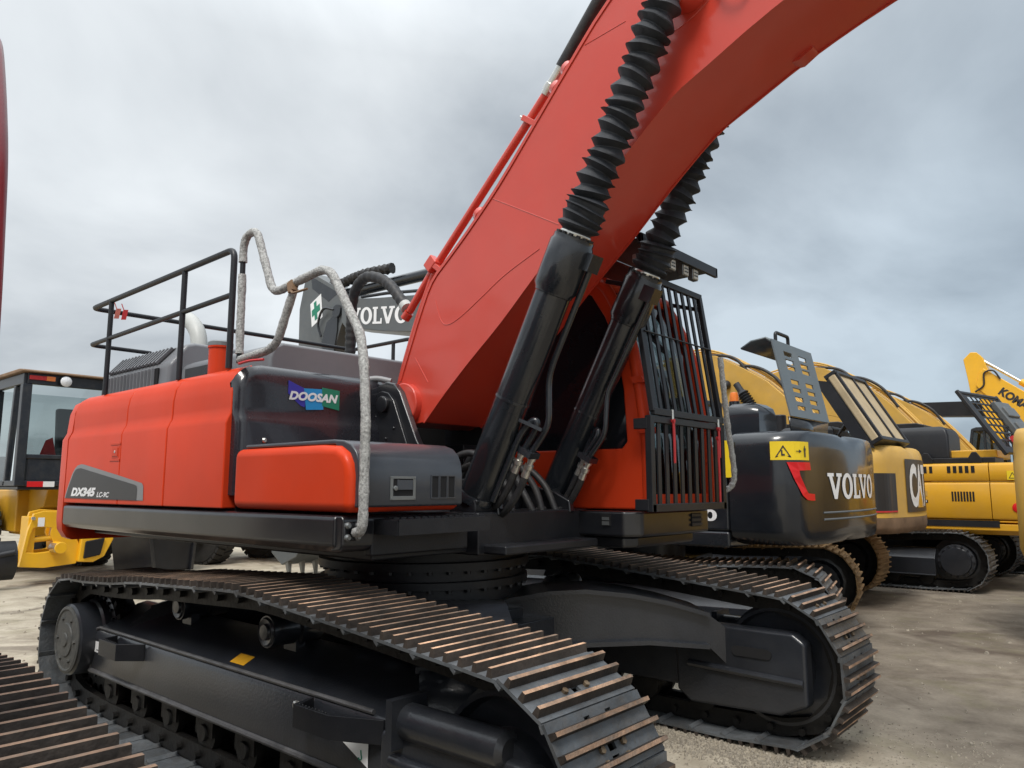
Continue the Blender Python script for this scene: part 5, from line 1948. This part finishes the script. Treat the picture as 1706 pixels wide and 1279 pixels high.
m.box(-1.53, -1.47, ys_ + .004, ys_ + .006, 1.40, 1.43, 2)
m.build('panel_sticker', [TANYEL, DECALBLK, WHITE], YE)
m = MB()
m.box(-2.90, -2.75, ys_ - .008, ys_ - .003, 1.76, 1.90)
o = m.build('caution_sticker', YSTICK, YE)
decal('sticker_mark', DECALBLK, o, tri, lambda u, v: Vector((-2.88 + u * .11, ys_ - .001, 1.78 + v * .10)))
m = MB()
m.lathe([(.075, 0), (.075, .012), (.05, .02)], (-2.86, ys_ - .002, 1.33), (0, 1, 0), 20)
m.build('red_reflector', VRED, YE)
m = MB()
m.box(-2.6, -1.42, .55, 1.40, 2.03, 2.12)
m.build('hood_rail', BLKM, YE, bevel=.01)
for x in (-1.62, -2.32):
    m = MB()
    m.prism([(x - .10, 2.03), (x + .10, 2.03), (x + .10, 2.10), (x + .03, 2.21), (x - .03, 2.21), (x - .10, 2.10)], 'y', 1.38, 1.44)
    m.build('hood_hinge', BLKM, YE, bevel=.01)
m = MB()
m.prism([(-1.42, 2.12), (-2.6, 2.12), (-2.6, 2.25), (-1.52, 2.25), (-1.44, 2.2)], 'y', -.2, 1.15)
m.build('hood_deck', YEL, YE, bevel=.02)
# raised mesh hood
p0, p1 = Vector((-2.75, 1.30, 2.20)), Vector((-2.12, 1.30, 3.20))
hv = (p1 - p0)
hl = hv.length
hv.normalize()
hu = Vector((-.22, -.975, 0)).normalized()
hv = (hv - hu * hv.dot(hu)).normalized()
hn = hu.cross(hv).normalized()
m = MB()
c_ = (p0 + p1) / 2 + hu * .75
n_ = 8
us = [0] + [x for k in range(7) for x in (.12 + k * .18, .12 + k * .18 + .15)] + [1.5]
vn = [0] + [x for k in range(7) for x in (.10 + k * .15, .10 + k * .15 + .12)] + [hl]
m.plate(p0, hu, hv, hn, us, vn, {(i, j) for i in range(1, 14, 2) for j in range(1, 14, 2)}, .015)
mh = m.build('raised_hood', BLKM, YE)
m = MB()
for k in (-1, 1):
    m.obox(c_ + hu * .75 * k, hv * (hl / 2 + .05), hu * .03, hn * .035)
    m.obox(c_ + hv * (hl / 2) * k, hv * .03, hu * .77, hn * .035)
m.build('hood_rim', BLKM, mh, bevel=.02)
m = MB()
m.obox(c_ + hv * .05 + hn * .04 + hu * .52, hv * (hl * .33), hu * .30, hn * .05)
m.obox(c_ + hv * .20 + hn * .10 + hu * .52, hv * .10, hu * .22, hn * .03)
m.obox(c_ - hv * .12 + hn * .10 + hu * .52, hv * .10, hu * .22, hn * .03)
m.build('hood_shell', VGREY, mh, bevel=.02)
m = MB()
m.obox(c_ - hv * .36 + hn * .05 - hu * .1, hv * .06, hu * .08, hn * .03)
m.build('red_cloth', TAGRED, mh)
m = MB()
m.loft([(-3.1, 1.45), (-3.4, 1.3), (-3.55, .8), (-3.6, 0), (-3.55, -.8), (-3.4, -1.3), (-3.1, -1.45)], [(1.0, .05), (1.1, 0), (2.0, 0), (2.1, .08)])
m.build('counterweight', YEL, YE, sharp=45)
bg_cab(YE, -.35, 1.35, .5, 1.46, 1.25, 2.72, BLKM)
m = MB()
m.loft([(-1.95, .35), (-1.95, 1.30), (-1.05, 1.30), (-1.05, .35)], [(2.1, 0), (2.50, 0), (2.62, .06), (2.66, .15)])
m.build('cab_rear_shroud', BLKM, YE, bevel=.04)
yb = arched_boom(YE, TANYEL, 1.0, -.05, .0)
m = MB()
a, b = Vector((.75, .48, 1.7)), Vector((2.2, .48, 4.0))
m.lathe([(.09, 0), (.09, 1.4)] + [(r_, 1.42 + k * .06 + d) for k in range(14) for r_, d in ((.075, 0), (.13, .03))] + [(.07, 2.3), (.07, 2.5)], a, b - a, 18)
m.build('boom_cylinder', RUBBER, YE, sharp=25)
m = MB()
m.lathe([(.0, 0), (.09, .01), (.10, .06), (.06, .14), (.03, .2)], (2.35, .34, 3.85), (0, .8, -.4), 14)
m.build('boom_lamp', BLKM, yb)

# ---- farther machines: an arched boom, a black boom, a lettered boom
FA = thing('excavator', 'second arched tan boom with hose bundles, rising behind the tan yellow excavator', 'excavator', (.55, 15.3, 0), R(180))
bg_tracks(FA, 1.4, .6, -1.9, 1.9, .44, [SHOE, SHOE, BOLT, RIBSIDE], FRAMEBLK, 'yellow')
m = MB()
m.box(-2.4, 1.8, -1.45, 1.45, 1.05, 1.25)
m.box(-2.4, .2, -1.45, 1.45, 1.25, 2.1)
m.build('upper_body', TANYEL, FA, bevel=.06)
bg_cab(FA, .3, 1.6, .5, 1.4, 1.25, 2.9, BLKM)
arched_boom(FA, TANYEL, 1.0, .0, .0)

FB = thing('excavator', 'low tan boom far back with pipes along its top, beside a straight black boom', 'excavator', (.6, 19.2, 0), R(180))
m = MB()
m.box(-2.4, 1.8, -1.45, 1.45, 1.05, 1.25)
m.box(-2.4, .2, -1.45, 1.45, 1.25, 2.1)
m.box(-1.9, 1.9, -1.5, -.9, .05, .95)
m.box(-1.9, 1.9, .9, 1.5, .05, .95)
m.build('upper_body', TANYEL, FB, bevel=.06)
arched_boom(FB, TANYEL, .88, .25, .0)

BK = thing('excavator', 'black excavator far back, its straight black boom sloping down to the right', 'excavator', (1.6, 22.5, 0), R(180))
m = MB()
m.box(-2.4, 1.8, -1.45, 1.45, 1.05, 2.1)
m.box(-1.9, 1.9, -1.5, -.9, .05, .95)
m.box(-1.9, 1.9, .9, 1.5, .05, .95)
m.build('upper_body', BLKM, BK, bevel=.06)
bg_boom(BK, [(-2.2, 2.2), (.2, 3.2), (1.5, 3.75), (4.2, 3.9)], [(4.2, 4.3), (1.5, 4.20), (.0, 3.85), (-2.2, 3.3)], .35, BLKM)

bg_cab(BK, .9, 2.0, -.6, .6, 1.3, 3.30, DKBLUE)

KO = thing('excavator', 'bright yellow excavator far right, folded stick and lettered boom against the sky', 'excavator', (7.5, 22.0, 0), R(180))
m = MB()
m.box(-2.4, 1.8, -1.45, 1.45, 1.05, 2.2)
m.box(-1.9, 1.9, -1.5, -.9, .05, .95)
m.box(-1.9, 1.9, .9, 1.5, .05, .95)
m.build('upper_body', BRYEL, KO, bevel=.06)
# world x -> local x = 7.5 - X
kx = lambda L_: [(7.5 - x, z) for x, z in L_]
m = MB()
m.prism(kx([(.18, 4.95), (.30, 5.10), (2.6, 3.25), (4.6, 1.9), (4.2, 1.5), (2.0, 2.75), (.9, 3.65), (.22, 4.40), (.08, 4.6)]), 'y', -.32, .32)
kb = m.build('boom', BRYEL, KO, bevel=.02)
dv = Vector((-1, 0, -.83)).normalized()
nv_ = Vector((-.83, 0, 1)).normalized()
nv_ = Vector((dv.z, 0, -dv.x)) if False else Vector((.64, 0, .77)) * -1
up_ = Vector((-dv.z, 0, dv.x))
if up_.z < 0:
    up_ = -up_
decal('boom_lettering', DECALBLK, kb, letters('KOMATSU', 0, .05), lambda u, v: Vector((7.5 - .60, .326, 4.32)) + dv * (u * 1.30) + up_ * (v * .24))
m = MB()
m.prism(kx([(-.20, 5.42), (.0, 5.62), (.16, 5.60), (.30, 5.42), (.42, 5.02), (.62, 4.60), (.66, 3.0), (.38, 2.9), (.10, 4.35), (-.08, 4.38), (-.12, 4.8)]), 'y', -.28, .28)
m.build('stick', BRYEL, KO, bevel=.02)
m = MB()
m.lathe([(.05, 0), (.05, 1.25)], (7.5 - .22, .1, 5.40), Vector((-1, 0, -.80)), 14)
m.lathe([(.10, 1.2), (.10, 2.8)], (7.5 - .22, .1, 5.40), Vector((-1, 0, -.80)), 14, 1)
m.build('arm_cylinder', [CHROME, BRYEL], KO)
curved_hose(KO, [(7.5 - .05, .33, 4.42), (7.5 - .28, .35, 4.6), (7.5 - .32, .36, 4.95), (7.5 - .55, .36, 5.0), (7.5 - .7, .34, 4.75)], .025)
m = MB()
m.obox((7.5 - 2.0, .9, 2.9), (.6, 0, .4), (0, .4, 0), (-.1, 0, .15))
m.box(7.5 - 2.6, 7.5 - 1.2, .5, 1.4, 1.6, 2.9, 1)
m.build('cab', [BLKM, DKBLUE], KO, bevel=.03)

# ---- yellow counterweight entering at the right edge
RE = thing('excavator', 'tan yellow excavator of which only the rounded counterweight edge enters at the right border', 'excavator', (6.14, 7.0, 0), 0)
ol = arc_outline(-3.40, -2.4, 1.35, corner=.36, bulge=.10)
m = MB()
m.loft(ol, [(.88, .16), (.90, .08), (.98, 0), (1.30, .01), (1.92, .02), (1.95, .05), (2.10, .06), (2.22, .12), (2.28, .25)])
m.build('counterweight', TANYEL, RE, sharp=45)
m = MB()
m.box(-2.4, 1.8, -1.34, 1.34, 1.0, 2.1)
m.build('upper_body', TANYEL, RE, bevel=.05)
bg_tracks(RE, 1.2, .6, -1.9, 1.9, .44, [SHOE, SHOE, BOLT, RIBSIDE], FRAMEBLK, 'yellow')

# ================================================================== wheeled machines at the back left
WL = thing('wheel_loader', 'yellow wheeled machine with black glazed cab, tan roof and bright yellow linkage, far left', 'wheel loader', (-12.6, 1.3, 0), 0)


def wheel(root, x, y, r, wd, rim=BRYEL):
    m = MB()
    pr = [(r * .55, -wd * .42), (r * .72, -wd * .5), (r * .92, -wd * .48), (r, -wd * .36), (r, wd * .36), (r * .92, wd * .48), (r * .72, wd * .5), (r * .55, wd * .42)]
    m.lathe(pr, (x, y, r), (0, 1, 0), 40)
    for k in range(26):
        a = 2 * math.pi * k / 26
        for s_ in (-1, 1):
            c = Vector((x + math.cos(a + .06 * s_) * r, y + s_ * wd * .24, r + math.sin(a + .06 * s_) * r))
            rad = Vector((math.cos(a), 0, math.sin(a)))
            tan_ = Vector((-math.sin(a), 0, math.cos(a)))
            m.obox(c, rad * .03, (tan_ * .35 * s_ + Vector((0, 1, 0))).normalized() * wd * .26, tan_ * .055)
    wh = m.build('wheel', TYRE, root, sharp=30)
    m = MB()
    m.lathe([(r * .56, -wd * .38), (r * .52, -wd * .36), (r * .46, -wd * .15), (r * .22, -wd * .10), (r * .20, -wd * .28), (.03, -wd * .29)], (x, y, r), (0, 1, 0), 32, caps=False)
    m.build('rim', rim, wh)
    return wh


m = MB()     # cab frame: corner posts, sills, header
X1, X0, Y0, Y1 = 1.60, .0, -.80, 1.5
zb, zm, zt = 1.66, 2.22, 3.46
for (xb, yb_, xt, yt) in ((X1, Y0 + .0, X1, Y0 + .0), (X1, Y1, X1, Y1), (X0, Y0, X0, Y0), (X0, Y1, X0, Y1)):
    m.bar((xb, yb_, zb), (xt, yt, zt), .15, .15)
m.bar((X1, .52, zm), (X1, .52, zt), .13, .08)
m.box(X1 - .05, X1 + .06, Y0, Y1, zb, zb + .10)
m.box(X1 - .05, X1 + .05, Y0, Y1, zm - .08, zm)
m.box(X1 - .05, X1 + .05, Y0, Y1, zt, zt + .20)
m.box(X0, X1, Y0 - .05, Y0 + .05, zb, zb + .10)
m.box(X0, X1, Y0 - .05, Y0 + .05, zt, zt + .20)
m.bar((.95, Y0, zb), (1.12, Y0, zt), .10, .10)
m.box(X0, X1, Y0, Y1, zb - .06, zb)
m.box(X0 - .05, X0 + .05, Y0, Y1, zb, zm)
m.box(X1 - .02, X1 + .03, Y0 + .1, Y1 - .1, zb + .1, zm - .08)
lc = m.build('cab', DKBLUE, WL, bevel=.015)
m = MB()
m.prism([(X0 - .1, zt + .20), (X1 + .18, zt + .20), (X1 + .16, zt + .24), (X1 - .1, zt + .27), (X0, zt + .27)], 'y', Y0 - .12, Y1 + .12)
m.build('cab_roof', BROWN, lc, bevel=.02)
for nm, q in (('windscreen', [(X1, Y0 + .07, zm), (X1, .46, zm), (X1, .46, zt), (X1, Y0 + .07, zt)]), ('windscreen', [(X1, .58, zm), (X1, Y1 - .07, zm), (X1, Y1 - .07, zt), (X1, .58, zt)]),
              ('side_window', [(1.05, Y0, zb + .1), (X1 - .07, Y0, zb + .1), (X1 - .07, Y0, zt), (1.15, Y0, zt)]), ('side_window', [(.08, Y0, zb + .1), (.93, Y0, zb + .1), (1.08, Y0, zt), (.08, Y0, zt)]),
              ('rear_window', [(X0, Y0 + .08, zm), (X0, Y1 - .08, zm), (X0, Y1 - .08, zt), (X0, Y0 + .08, zt)])):
    m = MB()
    m.add(q, [(0, 1, 2, 3)])
    m.build(nm, GLASS, lc)
m = MB()
m.obox((.7, .35, 2.3), (.25, 0, 0), (0, .27, 0), (0, 0, .10))
m.obox((.45, .35, 2.75), (.08, 0, 0), (0, .27, 0), (-.06, 0, .42))
m.build('driver_seat', INTERIOR, lc, bevel=.05, seg=3)
m = MB()
for (y, z, s_) in ((-.35, 2.36, .14), (.18, 2.42, .16)):
    m.add([(1.5, y - s_, z - .18), (1.5, y + s_, z - .16), (1.48, y + s_ * .5, z + .18), (1.48, y - s_ * .3, z + .12), (1.42, y, z - .1)], [(0, 1, 2, 3), (0, 1, 4)])
m.build('red_tassel', TAGRED, lc)
for y in (-.22, .68):
    m = MB()
    m.lathe([(.05, 0), (.105, .05), (.105, .09)], (X1 + .06, y, zt + .085), (1, 0, 0), 20)
    ll = m.build('work_lamp', BLKM, lc)
    m = MB()
    m.lathe([(.095, .09), (.07, .11), (.0, .115)], (X1 + .06, y, zt + .085), (1, 0, 0), 20, caps=False)
    m.build('lamp_lens', LAMPW, ll)
m = MB()
m.box(X1 + .05, X1 + .09, Y0 + .02, Y0 + .40, zt + .08, zt + .15)
m.box(X1 + .05, X1 + .095, Y0 + .28, Y0 + .42, zt + .075, zt + .155, 1)
m.build('turn_lamp', [TAGRED, AMBER], lc)
m = MB()
m.box(X1 + .06, X1 + .065, Y0 + .12, Y0 + .37, zb - .01, zb + .085)
m.box(X1 + .06, X1 + .066, Y0 + .37, Y0 + .55, zb - .01, zb + .085, 1)
m.build('reflective_strip', [VRED, WHITE], lc)
# yellow front frame with plates, boxes and linkage
m = MB()
m.prism([(-.6, 1.45), (-.3, 1.62), (1.2, 1.62), (1.0, 1.28), (.2, 1.12), (-.5, 1.12)], 'y', -.2, 1.3)
m.box(-.5, .9, -.3, 1.3, .75, 1.12)
m.box(-4.5, .2, -.4, 1.4, .8, 1.6)
m.build('chassis', YEL, WL, bevel=.03)
m = MB()
pl = [(-.82, .32), (-.45, .28), (-.20, .30), (.05, .32), (.12, .55), (-.05, .95), (-.02, 1.20), (-.50, 1.24), (-.66, 1.20), (-.74, .9)]
m.ring([(y, z) for y, z in pl], [(-.55 + (y + .40) * .45, .75 + (z - .75) * .45) for y, z in pl], 'x', 2.02, 2.12)
m.ring([(y + .06, z + .02) for y, z in pl], [(-.49 + (y + .40) * .45, .77 + (z - .75) * .45) for y, z in pl], 'x', 1.60, 1.68)
lk = m.build('linkage_plate', BRYEL, WL, bevel=.012)
m = MB()
m.box(1.66, 2.05, -.72, -.60, .38, 1.15)
m.box(1.66, 2.05, -.12, -.02, .40, 1.1)
m.lathe([(.15, 0), (.15, .45)], (1.85, -.32, .70), (0, 1, 0), 20)
m.lathe([(.10, 0), (.10, .3)], (2.1, -.30, .62), (1, 0, 0), 16)
m.tube([(2.0, -.66, .75), (2.1, .1, .82)], .05, 10)
m.build('linkage_block', BRYEL, lk, bevel=.015)
m = MB()
m.prism([(.05, .35), (.10, 1.0), (.55, 1.02), (.62, .72), (.48, .42), (.30, .33)], 'x', 1.75, 2.2)
m.prism([(.12, .40), (.14, .70), (.46, .75), (.40, .45)], 'x', 2.2, 2.24, 1)
m.build('linkage_hook', [BRYEL, DARK], lk, bevel=.02)
m = MB()
m.lathe([(.09, 0), (.09, .26)], (2.12, -.32, .62), (1, 0, 0), 14)
m.lathe([(.03, .0), (.03, .04)], (2.13, -.68, 1.12), (1, 0, 0), 10)
m.build('linkage_pin', CHROME, lk)
m = MB()
m.box(2.125, 2.13, -.60, -.50, .98, 1.13)
m.build('white_label', WHITE, lk)
m = MB()     # curved black blade
pr = [(2.45 + .40 * math.cos(a) - .35, .46 + .36 * math.sin(a)) for a in [R(-60) + k * R(12) for k in range(11)]]
pr2 = [(x - .05, z) for x, z in reversed(pr)]
m.prism(pr + pr2, 'y', -3.2, -.95)
m.tube([(2.2, -2.8, .25), (2.5, -1.0, .60)], .05, 10)
m.build('blade', BLKM, WL, bevel=.01)
for x, y in ((-.9, -.75), (-.9, 1.35), (-3.6, -.75), (-3.6, 1.35)):
    wheel(WL, x, y, .72, .50)

TR = thing('wheel_loader', 'low yellow wheeled machine behind the tracks, knobbly black tyres with a yellow rim', 'wheel loader', (-12.3, 4.75, 0), R(14))
for x, y in ((.4, -.45), (.4, 1.2), (2.4, 1.25), (-1.6, .6)):
    wheel(TR, x, y, .60, .46)
m = MB()
m.box(-2.2, 2.6, .05, 1.1, .75, 1.5)
m.lathe([(.14, -.8), (.14, 1.5)], (.4, 0, .6), (0, 1, 0), 14)
m.build('chassis', YEL, TR, bevel=.04)

BU = thing('bucket', 'dark steel digging bucket resting on the yard behind the near track', 'bucket', (-11.0, 2.9, 0), R(20))
m = MB()
m.prism([(-.62, 1.02), (.62, 1.02), (.52, .03), (-.42, .03)], 'x', -.45, .45)
bs = m.build('bucket_shell', BLKM, BU, bevel=.04)
m = MB()
m.prism([(-.66, 1.05), (-.58, 1.05), (-.36, .02), (-.44, .02)], 'x', -.48, .50)
m.prism([(.66, 1.05), (.58, 1.05), (.48, .02), (.56, .02)], 'x', -.48, .50)
m.box(-.47, .47, -.64, .64, 1.02, 1.08)
m.build('bucket_cheek', BLK, BU, bevel=.01)
